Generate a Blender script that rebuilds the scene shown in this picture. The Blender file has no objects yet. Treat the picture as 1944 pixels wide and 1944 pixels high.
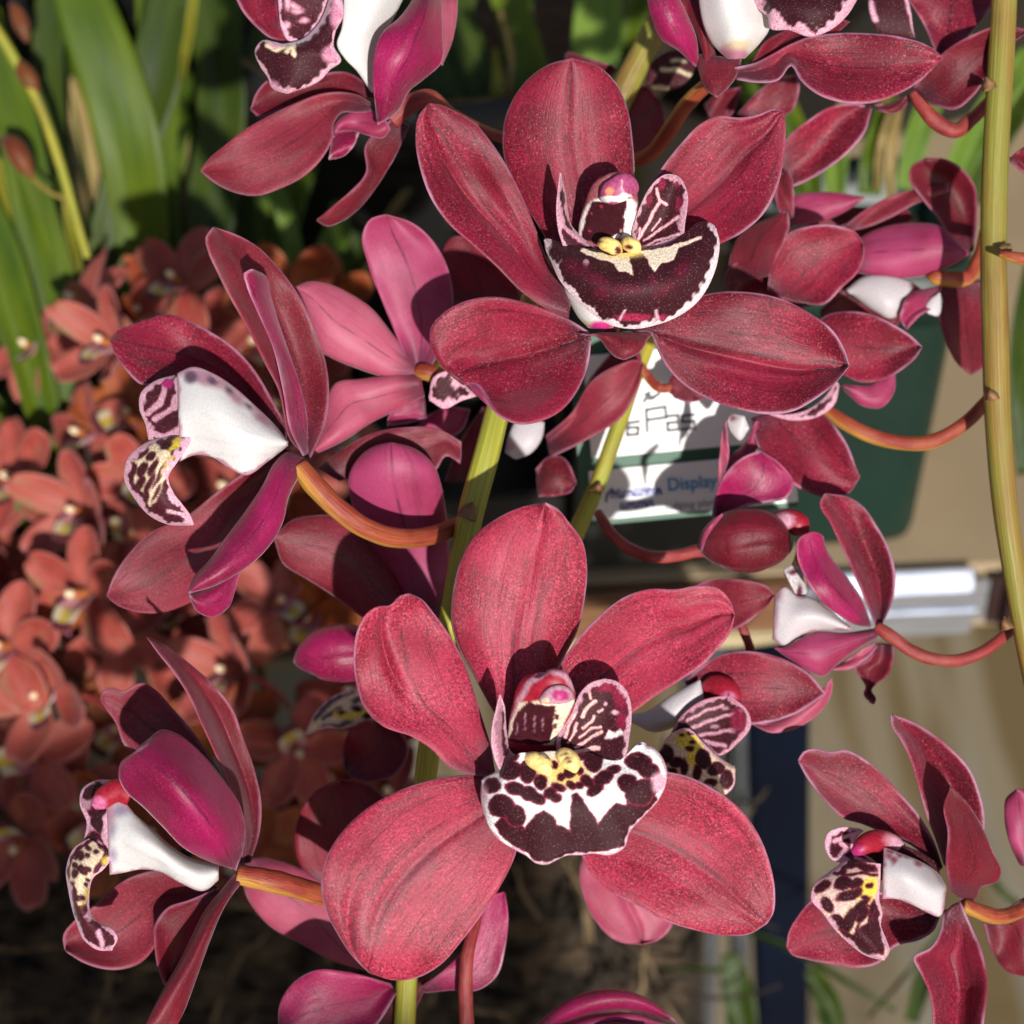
import bpy, math, random, zlib
import numpy as np
from mathutils import Vector, Matrix

random.seed(7)
RNG = np.random.default_rng(7)
scene = bpy.context.scene
C = scene.collection

# ------------------------------------------------------------------ camera
PITCH = math.radians(40.0)
FOV = math.radians(26.0)
SHIFT = 0.166            # metres from the camera to the zero of the depths used below
CAM = np.array([0.0, 0.0, 1.35])
FWD = np.array([0.0, math.cos(PITCH), -math.sin(PITCH)])
UP = np.array([0.0, math.sin(PITCH), math.cos(PITCH)])
RGT = np.array([1.0, 0.0, 0.0])
TAN = math.tan(FOV / 2)
cam_data = bpy.data.cameras.new('camera')
cam = bpy.data.objects.new('camera', cam_data)
C.objects.link(cam)
cam.location = CAM
cam.rotation_euler = (math.pi / 2 - PITCH, 0, 0)
cam_data.sensor_fit = 'HORIZONTAL'
cam_data.sensor_width = 36
cam_data.lens = 18 / TAN
cam_data.clip_start = 0.01
cam_data.clip_end = 50
cam_data.dof.use_dof = True
cam_data.dof.focus_distance = 0.240 + SHIFT
cam_data.dof.aperture_fstop = 15.0
scene.camera = cam

# ------------------------------------------------------------------ light
# low sun behind the photographer, a little to the right of and below the viewing axis
sd = FWD + 0.29 * UP - 0.17 * RGT
sd = sd / np.linalg.norm(sd)                       # direction the light travels
SUN_EL = math.asin(-sd[2])
SUN_AZ = math.atan2(-sd[0], -sd[1])                # clockwise from +Y
world = bpy.data.worlds.new('World')
scene.world = world
world.use_nodes = True
wn = world.node_tree
bg = wn.nodes['Background']
sky = wn.nodes.new('ShaderNodeTexSky')
sky.sky_type = 'NISHITA'
sky.sun_disc = False
sky.sun_elevation = SUN_EL
sky.sun_rotation = SUN_AZ
wn.links.new(sky.outputs[0], bg.inputs[0])
bg.inputs[1].default_value = 0.075
sun_data = bpy.data.lights.new('sun', 'SUN')
sun_data.energy = 4.0
sun_data.angle = math.radians(1.0)
sun_data.color = (1.0, 0.965, 0.92)
sun = bpy.data.objects.new('sun', sun_data)
C.objects.link(sun)
sun.rotation_euler = Vector(sd).to_track_quat('-Z', 'Y').to_euler()
sun.location = CAM - sd * 3

vs = scene.view_settings
vs.view_transform = 'Standard'
vs.look = 'None'
vs.exposure = 0.42
vs.gamma = 1.0
vs.use_curve_mapping = False
scene.render.engine = 'CYCLES'
scene.cycles.max_bounces = 6
scene.cycles.use_denoising = True


# ------------------------------------------------------------------ helpers
def P(px, py, d):
    """photo pixel (1944 scale) at depth d metres along the view axis -> world"""
    px = np.asarray(px, float); py = np.asarray(py, float); d = np.asarray(d, float) + SHIFT
    x = (px - 972) / 972 * TAN * d
    y = -(py - 972) / 972 * TAN * d
    return CAM + d[..., None] * FWD + x[..., None] * RGT + y[..., None] * UP


class crop:
    def __init__(s, ox, oy, k):
        s.o = np.array([ox, oy], float); s.k = k
    def __call__(s, pts):
        return np.asarray(pts, float) * s.k + s.o


KA = crop(740, 80, .46584); KB = crop(580, 930, .48651); KC = crop(180, 400, .41403)
KD = crop(80, 1180, .39541); KE = crop(1300, 900, .33333); KF = crop(1400, 1320, .32304)
KG = crop(1200, 0, .41402); KH = crop(360, 0, .31056); KI = crop(1000, 280, .20704)
KJ = crop(880, 1230, .22258); KM = crop(0, 950, .36232); KN = crop(520, 400, .41408)
KO = crop(1050, 650, .23292); KQ = crop(400, 1600, .56936); KS = crop(0, 0, 1.0)
KT = crop(800, 0, .2588)


def herm(knots, vals, t):
    """cubic Hermite through vals (n,k) at knots, sampled at t"""
    v = np.asarray(vals, float)
    if v.ndim == 1:
        v = v[:, None]
    n = len(knots)
    if n == 1:
        return np.repeat(v, len(t), 0)
    m = np.gradient(v, knots, axis=0) if n > 2 else np.repeat((v[1:] - v[:1]) / (knots[1] - knots[0]), 2, 0)
    i = np.clip(np.searchsorted(knots, t, side='right') - 1, 0, n - 2)
    h = knots[i + 1] - knots[i]
    s = (t - knots[i]) / h
    s = s[:, None]; h = h[:, None]
    return ((2*s**3 - 3*s**2 + 1) * v[i] + (s**3 - 2*s**2 + s) * h * m[i]
            + (-2*s**3 + 3*s**2) * v[i+1] + (s**3 - s**2) * h * m[i+1])


def curve(pts, n):
    """smooth curve through pts resampled to n points of equal spacing"""
    p = np.asarray(pts, float)
    d = np.r_[0, np.cumsum(np.maximum(np.linalg.norm(np.diff(p[:, :2], axis=0), axis=1), 1e-6))]
    tt = np.linspace(0, d[-1], 12 * len(p) + 40)
    q = herm(d, p, tt)
    dd = np.r_[0, np.cumsum(np.linalg.norm(np.diff(q[:, :2], axis=0), axis=1))]
    s = np.linspace(0, dd[-1], n)
    return np.stack([np.interp(s, dd, q[:, k]) for k in range(q.shape[1])], 1)


def link(name, mesh, parent=None, mats=()):
    o = bpy.data.objects.new(name, mesh)
    C.objects.link(o)
    for m in mats:
        mesh.materials.append(m)
    if parent is not None:
        o.parent = parent
    return o


def tag(o, label=None, cat=None, group=None, kind=None):
    if label: o['label'] = label
    if cat: o['category'] = cat
    if group: o['group'] = group
    if kind: o['kind'] = kind
    return o


def thing(name, label, cat, loc=(0, 0, 0), group=None):
    o = bpy.data.objects.new(name, None)
    C.objects.link(o)
    o.location = loc
    o.empty_display_size = 0.01
    return tag(o, label, cat, group)


def raw_mesh(name, verts, quads, mat_idx=None):
    me = bpy.data.meshes.new(name)
    verts = np.asarray(verts, float); quads = np.asarray(quads, int)
    nq, k = quads.shape
    me.vertices.add(len(verts)); me.vertices.foreach_set('co', verts.ravel())
    me.loops.add(nq * k); me.loops.foreach_set('vertex_index', quads.ravel())
    me.polygons.add(nq)
    me.polygons.foreach_set('loop_start', np.arange(nq) * k)
    if mat_idx is not None:
        me.polygons.foreach_set('material_index', np.asarray(mat_idx, int))
    me.polygons.foreach_set('use_smooth', np.ones(nq, bool))
    me.update(calc_edges=True)
    me.validate()
    return me


def add_attr(me, name, kind, vals):
    a = me.attributes.new(name, kind, 'POINT')
    key = {'FLOAT': 'value', 'FLOAT_VECTOR': 'vector', 'FLOAT_COLOR': 'color'}[kind]
    a.data.foreach_set(key, np.asarray(vals, np.float32).ravel())


def shell(name, G, th, edge_mm, uv, seed, origin, face_to=None, col=None, wrap=False):
    """closed thin solid from a grid of points G (nu,nv,3)"""
    nu, nv, _ = G.shape
    du = np.gradient(G, axis=0); dv = np.gradient(G, axis=1)
    N = np.cross(du, dv)
    ln = np.linalg.norm(N, axis=2, keepdims=True)
    N = np.where(ln > 1e-14, N / np.maximum(ln, 1e-14), 0)
    for i in (0, 1):
        if np.any(ln[i] <= 1e-13): N[i] = N[2]
        if np.any(ln[-1 - i] <= 1e-13): N[-1 - i] = N[-3]
    if face_to is not None:
        c = G.reshape(-1, 3).mean(0)
        s = np.sign((N * (face_to - G)).sum(2).mean())
    else:
        s = 1.0
    if s == 0: s = 1.0
    N = N * s
    t = th * (0.25 + 0.75 * np.clip(edge_mm / 0.9, 0, 1) ** 0.6)[..., None]
    F = (G + N * t / 2).reshape(-1, 3); B = (G - N * t / 2).reshape(-1, 3)
    n = nu * nv
    idx = np.arange(n).reshape(nu, nv)
    a = idx[:-1, :-1].ravel(); b = idx[1:, :-1].ravel(); c_ = idx[1:, 1:].ravel(); d = idx[:-1, 1:].ravel()
    front = np.stack([a, b, c_, d], 1)
    if s < 0: front = front[:, ::-1]
    back = front[:, ::-1] + n
    per = np.r_[idx[0, :], idx[1:, -1], idx[-1, -2::-1], idx[-2:0:-1, 0]]
    nx = np.roll(per, -1)
    rim = np.stack([per, nx, nx + n, per + n], 1)
    if s > 0: rim = rim[:, ::1]
    else: rim = rim[:, ::-1]
    quads = np.r_[front, back, rim]
    mi = np.r_[np.zeros(len(front)), np.ones(len(back)), np.zeros(len(rim))]
    me = raw_mesh(name, np.r_[F, B] - origin, quads, mi)
    if len(me.vertices) == 2 * n:
        uvw = np.concatenate([uv, np.full((nu, nv, 1), seed)], 2).reshape(-1, 3)
        add_attr(me, 'uvw', 'FLOAT_VECTOR', np.r_[uvw, uvw])
        e = edge_mm.ravel()
        add_attr(me, 'edge', 'FLOAT', np.r_[e, e])
        if col is not None:
            cc = np.concatenate([col.reshape(-1, 3), np.ones((n, 1))], 1)
            add_attr(me, 'Col', 'FLOAT_COLOR', np.r_[cc, cc])
    return me


def poly_dist(q, line):
    """distance from points q (n,2) to an open polyline"""
    best = np.full(len(q), 1e9)
    for a, b in zip(line[:-1], line[1:]):
        ab = b - a
        t = np.clip(((q - a) @ ab) / max(ab @ ab, 1e-12), 0, 1)
        best = np.minimum(best, np.linalg.norm(q - a - t[:, None] * ab, axis=1))
    return best


def poly_sdf(q, poly):
    d = poly_dist(q, np.r_[poly, poly[:1]])
    inside = np.zeros(len(q), bool)
    x, y = q[:, 0], q[:, 1]
    for a, b in zip(poly, np.roll(poly, -1, 0)):
        cond = (a[1] > y) != (b[1] > y)
        with np.errstate(divide='ignore', invalid='ignore'):
            xi = (b[0] - a[0]) * (y - a[1]) / (b[1] - a[1]) + a[0]
        inside ^= cond & (x < xi)
    return np.where(inside, -d, d)


def sm(a, b, x):
    t = np.clip((x - a) / (b - a), 0, 1)
    return t * t * (3 - 2 * t)


def wobble(q, amp, freq, seed=0.0):
    x, y = q[:, 0] * freq, q[:, 1] * freq
    dx = np.sin(y * 1.3 + seed) + .6 * np.sin(x * 2.1 + y * 1.7 + 2 * seed) + .4 * np.sin(y * 4.3 - x * 2.9 + seed)
    dy = np.sin(x * 1.2 + 1 + seed) + .6 * np.sin(x * 1.9 - y * 2.3 + seed) + .4 * np.sin(x * 4.7 + y * 3.1)
    return q + amp * np.stack([dx, dy], 1) * .6


# pigments (linear)
DARK = np.array([.036, .0050, .0090]); FRINGE = np.array([.19, .010, .036])
WHITE = np.array([.84, .80, .78]); CREAM = np.array([.83, .66, .42]); YELL = np.array([.80, .56, .07])
PINK = np.array([.66, .34, .43]); ROSE = np.array([.42, .10, .17]); MAGE = np.array([.40, .02, .14])
RED = np.array([.30, .010, .026]); GREYW = np.array([.62, .56, .58])


def paint(q, base, layers, edge=None, rim=None):
    """pigment of a lip: q in pixels; layers (kind, K, data, colour, soft, fringe)"""
    col = np.repeat(np.asarray(base, float)[None], len(q), 0)
    for L in layers:
        kind, K, data, c = L[:4]
        soft = L[4] if len(L) > 4 else 1.2
        fringe = L[5] if len(L) > 5 else None
        qq = wobble(q, L[6] if len(L) > 6 else 1.2, .16, len(data) * 1.7)
        if kind == 'poly':
            d = poly_sdf(qq, K(data))
        elif kind == 'ell':
            d = np.full(len(q), 1e9)
            for e in data:
                cx, cy = K([e[0], e[1]]); rx, ry = e[2] * K.k, e[3] * K.k
                an = math.radians(e[4]) if len(e) > 4 else 0
                X = (qq[:, 0] - cx) * math.cos(an) + (qq[:, 1] - cy) * math.sin(an)
                Y = -(qq[:, 0] - cx) * math.sin(an) + (qq[:, 1] - cy) * math.cos(an)
                r = np.sqrt((X / rx) ** 2 + (Y / ry) ** 2)
                d = np.minimum(d, (r - 1) * min(rx, ry))
        elif kind == 'stroke':
            d = np.full(len(q), 1e9)
            for s in data:
                pts = K(s[1:]); w = s[0] * K.k
                d = np.minimum(d, poly_dist(qq, pts) - w)
        if fringe is not None:
            f = 1 - sm(-soft, soft, d - fringe[1])
            col = col * (1 - f[:, None]) + np.asarray(fringe[0]) * f[:, None]
        f = 1 - sm(-soft, soft, d)
        col = col * (1 - f[:, None]) + np.asarray(c) * f[:, None]
    if rim is not None and edge is not None:
        w, rc = rim[0], rim[1]
        ww = w * (1 + .42 * np.sin(q[:, 0] * .11 + q[:, 1] * .07) + .26 * np.sin(q[:, 0] * .23 - q[:, 1] * .19) + .14 * np.sin(q[:, 0] * .5 + q[:, 1] * .37))
        f = 1 - sm(ww * .75, ww * 1.2, edge)
        col = col * (1 - f[:, None]) + np.asarray(rc) * f[:, None]
    return col


MMPX = lambda D: 1000 * (D + SHIFT) * 2 * TAN / 1944      # mm per pixel at depth


def trace(name, K, L, R, D, z, parent, mats, cup=0.0, tilt=0.0, Z=None, n=(26, 17), th=.7, rough=.25,
          groove=0.0, paintf=None, base_edge=False, K2=None, side=None, crease=()):
    """petal-like solid: L and R are its two long edges base->tip; z = depth profile of the midline in
    millimetres towards the viewer, cup = how far the edges stand forward, tilt = right edge over left"""
    nu, nv = n
    L = curve(K(L), nu); R = curve((K2 or K)(R), nu)
    same = np.linalg.norm(L - R, axis=1)
    for i in (0, nu - 1):
        if same[i] < 2.5:
            m = (L[i] + R[i]) / 2; k = 1 if i == 0 else nu - 2
            dr = (R[k] - L[k]) / max(np.linalg.norm(R[k] - L[k]), 1e-6)
            L[i] = m - dr * 1.3; R[i] = m + dr * 1.3
    v = np.linspace(0, 1, nv)[None, :, None]
    px = L[:, None] * (1 - v) + R[:, None] * v
    t = np.linspace(0, 1, nu); vv = np.linspace(-1, 1, nv)
    if Z is not None:
        Zm = np.asarray(Z, float)
        a = herm(np.linspace(0, 1, Zm.shape[0]), Zm, t)
        zz = herm(np.linspace(-1, 1, Zm.shape[1]), a.T, vv).T
    else:
        zc = herm(np.linspace(0, 1, len(z)), np.array(z, float), t)[:, 0]
        env = np.sin(np.pi * np.clip(t * .86 + .10, 0, 1)) ** .6
        zz = zc[:, None] + env[:, None] * (cup * (np.abs(vv) ** 2.2)[None] + tilt * vv[None])
        if groove:
            zz = zz - groove * env[:, None] * np.exp(-(vv / .10) ** 2)[None]
    sd_ = (zlib.crc32(('%s%d' % (name, round(float(L.sum())))).encode()) % 1000) * .37
    T, V = np.meshgrid(t, vv, indexing='ij')
    zz = zz + rough * (np.sin(T * 4.2 + V * 2.1 + 1.7 * sd_) * 1.2 + np.sin(T * 7 + sd_) * V * .8 + np.sin(T * 17 + 2.3 * sd_) * np.abs(V) ** 3 * .7
                       + np.sin(T * 5 + V * 3 + sd_) * .5)
    for (v0, v1, t0, t1, dep, w_) in crease:         # folded lines along the petal
        vc = v0 + (v1 - v0) * (T - t0) / (t1 - t0)
        zz = zz - dep * np.exp(-((V - vc) / w_) ** 2) * sm(t0 - .12, t0 + .12, T) * (1 - sm(t1 - .12, t1 + .12, T))
    G = P(px[..., 0], px[..., 1], D - zz / 1000)
    q = px.reshape(-1, 2)
    bl = np.r_[L, R[::-1]] if side is None else (R if side == 'R' else L)
    e = poly_dist(q, bl)
    if base_edge:
        e = np.minimum(e, poly_dist(q, np.stack([L[0], R[0]])))
    e = (e * MMPX(D)).reshape(nu, nv)
    uv = np.stack([T, (V + 1) / 2], 2)
    col = None
    if paintf is not None:
        col = paintf(q, e.ravel()).reshape(nu, nv, 3)
    org = np.array(parent.location) if parent is not None else np.zeros(3)
    if parent is not None and parent.parent is not None:
        org = np.array(parent.parent.location)
    me = shell(name, G, th / 1000, e, uv, sd_, org, CAM, col)
    return link(name, me, parent, mats)


def tube(name, K, path, D, parent, mats, flat=1.0, n=(40, 20), colf=None, lump=0.0, seams=()):
    """path: (x, y, z_mm, radius_px); round bar, or flattened across the view by flat"""
    nu, nv = n
    p = np.asarray(path, float)
    xy = K(p[:, :2]); rad = p[:, 3] * K.k
    full = curve(np.c_[xy, p[:, 2], rad], nu)
    d = D - full[:, 2] / 1000
    cen = P(full[:, 0], full[:, 1], d)
    r = np.maximum(full[:, 3], .3) * 2 * TAN * (d + SHIFT) / 1944
    tg = np.gradient(cen, axis=0); tg /= np.linalg.norm(tg, axis=1, keepdims=True)
    side = np.cross(tg, cen - CAM); side /= np.maximum(np.linalg.norm(side, axis=1, keepdims=True), 1e-9)
    dep = np.cross(side, tg)
    a = np.linspace(0, 2 * np.pi, nv, endpoint=False)
    G = cen[:, None] + r[:, None, None] * (np.cos(a)[None, :, None] * side[:, None] + flat * np.sin(a)[None, :, None] * dep[:, None])
    if lump:
        T = np.linspace(0, 1, nu)[:, None]
        k = 1 + lump * (np.sin(T * 23 + a[None] * 2) * .5 + np.sin(T * 41 - a[None] * 3) * .3)
        G = cen[:, None] + (G - cen[:, None]) * k[..., None]
    if seams:
        k = np.ones((nu, nv)); T = np.linspace(0, 1, nu)[:, None]
        for (a0, a1, dp) in seams:
            da = (a[None] - (a0 + (a1 - a0) * T) + np.pi) % (2 * np.pi) - np.pi
            k = k - dp * np.where(da > 0, np.exp(-(da / .30) ** 2), np.exp(-(da / .07) ** 2)) * np.sin(np.pi * np.clip(T, .02, .98)) ** .5
        G = cen[:, None] + (G - cen[:, None]) * k[..., None]
    org = np.array(parent.location) if parent is not None else np.zeros(3)
    if parent is not None and parent.parent is not None:
        org = np.array(parent.parent.location)
    verts = np.r_[G.reshape(-1, 3), cen[:1], cen[-1:]] - org
    idx = np.arange(nu * nv).reshape(nu, nv); jn = np.roll(np.arange(nv), -1)
    quads = np.stack([idx[:-1].ravel(), idx[:-1][:, jn].ravel(), idx[1:][:, jn].ravel(), idx[1:].ravel()], 1)
    c0, c1 = nu * nv, nu * nv + 1
    me = bpy.data.meshes.new(name)
    caps = [(int(idx[0, jn[j]]), int(idx[0, j]), c0) for j in range(nv)] + [(int(idx[-1, j]), int(idx[-1, jn[j]]), c1) for j in range(nv)]
    me.from_pydata(verts.tolist(), [], quads.tolist() + caps)
    me.polygons.foreach_set('use_smooth', np.ones(len(me.polygons), bool))
    u = np.repeat(np.linspace(0, 1, nu), nv); w = np.tile(a / (2 * np.pi), nu)
    sd_ = (zlib.crc32(('%s%d' % (name, round(float(full.sum())))).encode()) % 1000) * .37
    uvw = np.r_[np.stack([u, w, np.full(nu * nv, sd_)], 1), [[0, 0, sd_], [1, 0, sd_]]]
    add_attr(me, 'uvw', 'FLOAT_VECTOR', uvw)
    add_attr(me, 'edge', 'FLOAT', np.full(len(uvw), 5.0))
    if colf is not None:
        S = np.sin(a)[None].repeat(nu, 0); Cc = np.cos(a)[None].repeat(nu, 0)
        px = (full[:, None, :2] + 0 * G[..., :2])
        # pixel of every vertex
        rel = G - CAM
        dd = rel @ FWD
        X = (rel @ RGT) / dd / TAN * 972 + 972; Y = -(rel @ UP) / dd / TAN * 972 + 972
        cc = colf(np.stack([X.ravel(), Y.ravel()], 1), u, S.ravel())
        cc = np.r_[cc, cc[:1], cc[-1:]]
        add_attr(me, 'Col', 'FLOAT_COLOR', np.c_[cc, np.ones(len(cc))])
    me.update()
    return link(name, me, parent, mats)


# ------------------------------------------------------------------ materials
def nodes(name):
    m = bpy.data.materials.new(name)
    m.use_nodes = True
    nt = m.node_tree
    b = nt.nodes['Principled BSDF']
    return m, nt, b


def N_(nt, t, **kw):
    n = nt.nodes.new(t)
    for k, v in kw.items():
        setattr(n, k, v)
    return n


def attr(nt, name):
    n = nt.nodes.new('ShaderNodeAttribute'); n.attribute_name = name
    return n


def mth(nt, op, a, b=None, clamp=False):
    n = nt.nodes.new('ShaderNodeMath'); n.operation = op; n.use_clamp = clamp
    for i, x in enumerate((a, b)):
        if x is None: continue
        if isinstance(x, (int, float)): n.inputs[i].default_value = x
        else: nt.links.new(x, n.inputs[i])
    return n.outputs[0]


def mixc(nt, f, a, b, blend='MIX'):
    n = nt.nodes.new('ShaderNodeMix'); n.data_type = 'RGBA'; n.blend_type = blend
    for sock, x in ((n.inputs[0], f), (n.inputs[6], a), (n.inputs[7], b)):
        if isinstance(x, (int, float)): sock.default_value = x
        elif isinstance(x, (tuple, list, np.ndarray)): sock.default_value = (*[float(q) for q in x[:3]], 1)
        else: nt.links.new(x, sock)
    return n.outputs[2]


def noise(nt, vec, scale, detail=3, rough=.55):
    n = nt.nodes.new('ShaderNodeTexNoise')
    n.inputs['Scale'].default_value = scale; n.inputs['Detail'].default_value = detail
    n.inputs['Roughness'].default_value = rough
    if vec is not None: nt.links.new(vec, n.inputs['Vector'])
    return n.outputs[0]


def rng_(nt, x, a, b, c=0., d=1.):
    n = nt.nodes.new('ShaderNodeMapRange'); n.interpolation_type = 'SMOOTHSTEP'
    nt.links.new(x, n.inputs[0])
    for i, v in enumerate((a, b, c, d)): n.inputs[i + 1].default_value = v
    return n.outputs[0]


def comb(nt, x, y, z):
    n = nt.nodes.new('ShaderNodeCombineXYZ')
    for i, v in enumerate((x, y, z)):
        if isinstance(v, (int, float)): n.inputs[i].default_value = v
        else: nt.links.new(v, n.inputs[i])
    return n.outputs[0]


def obj_co(nt):
    return nt.nodes.new('ShaderNodeTexCoord').outputs['Object']


def petal_mat(name, base, deep, rim=(.62, .33, .50), grain=.40, vein=.8, sheen=.20, trans=.10, rough=.5, rimw=.48,
              spec=.28, bump=.5, midrib=.65, bloom=.55, foot=.7, rimf=.5):
    m, nt, b = nodes(name)
    sep = N_(nt, 'ShaderNodeSeparateXYZ'); nt.links.new(attr(nt, 'uvw').outputs['Vector'], sep.inputs[0])
    u, v, s = sep.outputs
    co = obj_co(nt)
    big = rng_(nt, noise(nt, co, 62, 4, .6), .36, .64)
    c = mixc(nt, mth(nt, 'MULTIPLY', big, .85), base, deep)
    # lengthwise veins
    vec = comb(nt, mth(nt, 'MULTIPLY', u, 2.2), mth(nt, 'MULTIPLY', v, 15), s)
    vn = rng_(nt, noise(nt, vec, 1.0, 3, .6), .50, .74)
    vec2 = comb(nt, mth(nt, 'MULTIPLY', u, 9), mth(nt, 'MULTIPLY', v, 60), s)
    vn2 = rng_(nt, noise(nt, vec2, 1.0, 2), .52, .75)
    f = mth(nt, 'ADD', mth(nt, 'MULTIPLY', vn, vein * .75), mth(nt, 'MULTIPLY', vn2, vein * .35), True)
    darkc = tuple(x * k for x, k in zip(deep, (.42, .55, .5)))
    c = mixc(nt, f, c, darkc)
    # midrib
    mid = mth(nt, 'ABSOLUTE', mth(nt, 'SUBTRACT', v, .5))
    wob = mth(nt, 'MULTIPLY', noise(nt, comb(nt, mth(nt, 'MULTIPLY', u, 8), s, 0.), 1, 2), .03)
    mf = mth(nt, 'SUBTRACT', 1.0, rng_(nt, mid, .004, .03))
    mf = mth(nt, 'MULTIPLY', mf, rng_(nt, noise(nt, comb(nt, mth(nt, 'MULTIPLY', u, 6), s, 3.), 1, 2), .3, .6))
    c = mixc(nt, mth(nt, 'MULTIPLY', mf, midrib), c, (deep[0] * .25, deep[1] * .5, deep[2] * .5))
    # dusky purple-grey foot of the petal, running out in streaks
    ft = mth(nt, 'ADD', u, mth(nt, 'MULTIPLY', mth(nt, 'SUBTRACT', noise(nt, comb(nt, mth(nt, 'MULTIPLY', u, 2), mth(nt, 'MULTIPLY', v, 9), s), 1, 3), .5), .22))
    c = mixc(nt, mth(nt, 'MULTIPLY', mth(nt, 'SUBTRACT', 1.0, rng_(nt, ft, .05, .22)), foot), c, (.075, .022, .036))
    # velvety cells
    g1 = noise(nt, co, 2000, 2, .75)
    msk = rng_(nt, noise(nt, co, 95, 3), .34, .66, .35, 1.0)
    gf = mth(nt, 'ADD', 1.0, mth(nt, 'MULTIPLY', rng_(nt, g1, .32, .72, -grain, grain), msk))
    hsv = N_(nt, 'ShaderNodeHueSaturation')
    nt.links.new(c, hsv.inputs['Color']); nt.links.new(gf, hsv.inputs['Value'])
    c = hsv.outputs[0]
    glint = rng_(nt, noise(nt, co, 2700, 1, .5), .60, .72)  # glints of the cells put into the colour as pale specks
    c = mixc(nt, mth(nt, 'MULTIPLY', mth(nt, 'MULTIPLY', glint, msk), .42 * grain), c, (.80, .42, .40))
    # greyish sheen of grazing light put into the colour, in streaks along the petal
    sheen_streak = rng_(nt, noise(nt, comb(nt, mth(nt, 'MULTIPLY', u, 2.0), mth(nt, 'MULTIPLY', v, 3.2), mth(nt, 'ADD', s, 5.)), 1, 4, .65), .50, .72)
    c = mixc(nt, mth(nt, 'MULTIPLY', sheen_streak, bloom), c, (base[0] * .52, base[1] * 2.0 + .012, base[2] * 1.25))
    # pale margin: glow and sheen of the thin edge put into the colour
    en = mth(nt, 'ADD', attr(nt, 'edge').outputs['Fac'], mth(nt, 'MULTIPLY', mth(nt, 'SUBTRACT', noise(nt, co, 500, 2), .5), .5))
    rf = mth(nt, 'SUBTRACT', 1.0, rng_(nt, en, .05, rimw))
    c = mixc(nt, mth(nt, 'MULTIPLY', mth(nt, 'MULTIPLY', rf, rng_(nt, noise(nt, co, 60, 2), .38, .62, .12, 1.0)), rimf), c, rim)
    nt.links.new(c, b.inputs['Base Color'])
    b.inputs['Roughness'].default_value = rough
    b.inputs['Specular IOR Level'].default_value = spec
    b.inputs['Sheen Weight'].default_value = sheen
    b.inputs['Sheen Roughness'].default_value = .35
    b.inputs['Sheen Tint'].default_value = (1, .66, .76, 1)
    bp = N_(nt, 'ShaderNodeBump'); bp.inputs['Strength'].default_value = bump; bp.inputs['Distance'].default_value = .00012
    h = mth(nt, 'ADD', g1, mth(nt, 'MULTIPLY', vn2, -.5))
    nt.links.new(h, bp.inputs['Height'])
    nt.links.new(bp.outputs[0], b.inputs['Normal'])
    if trans:
        tr = N_(nt, 'ShaderNodeBsdfTranslucent'); mx = N_(nt, 'ShaderNodeMixShader')
        tr.inputs[0].default_value = (base[0] * 1.3, base[1] * .6, base[2] * .8, 1)
        mx.inputs[0].default_value = trans
        nt.links.new(b.outputs[0], mx.inputs[1]); nt.links.new(tr.outputs[0], mx.inputs[2])
        nt.links.new(mx.outputs[0], nt.nodes['Material Output'].inputs[0])
    return m


def lip_mat(name, grain=.55, sheen=.35, rough=.58, trans=.06, spec=.16, val=1.0):
    m, nt, b = nodes(name)
    c = attr(nt, 'Col').outputs['Color']
    co = obj_co(nt)
    g1 = noise(nt, co, 2800, 2, .7)
    hsv = N_(nt, 'ShaderNodeHueSaturation')
    nt.links.new(c, hsv.inputs['Color']); nt.links.new(rng_(nt, g1, .3, .72, val * (1 - grain * .6), val * (1 + grain * .6)), hsv.inputs['Value'])
    glint = rng_(nt, noise(nt, co, 3600, 1, .5), .63, .72)  # sparkle on the dark lip parts, put into the colour
    bw = N_(nt, 'ShaderNodeRGBToBW'); nt.links.new(c, bw.inputs[0])
    dk = mth(nt, 'SUBTRACT', 1.0, rng_(nt, bw.outputs[0], .03, .2))
    cc = mixc(nt, mth(nt, 'MULTIPLY', mth(nt, 'MULTIPLY', glint, dk), .42 * grain), hsv.outputs[0], (.42, .30, .28))
    nt.links.new(cc, b.inputs['Base Color'])
    b.inputs['Roughness'].default_value = rough
    b.inputs['Specular IOR Level'].default_value = spec
    b.inputs['Sheen Weight'].default_value = sheen
    b.inputs['Sheen Roughness'].default_value = .3
    bp = N_(nt, 'ShaderNodeBump'); bp.inputs['Strength'].default_value = .4; bp.inputs['Distance'].default_value = .00012
    nt.links.new(g1, bp.inputs['Height']); nt.links.new(bp.outputs[0], b.inputs['Normal'])
    return m


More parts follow.
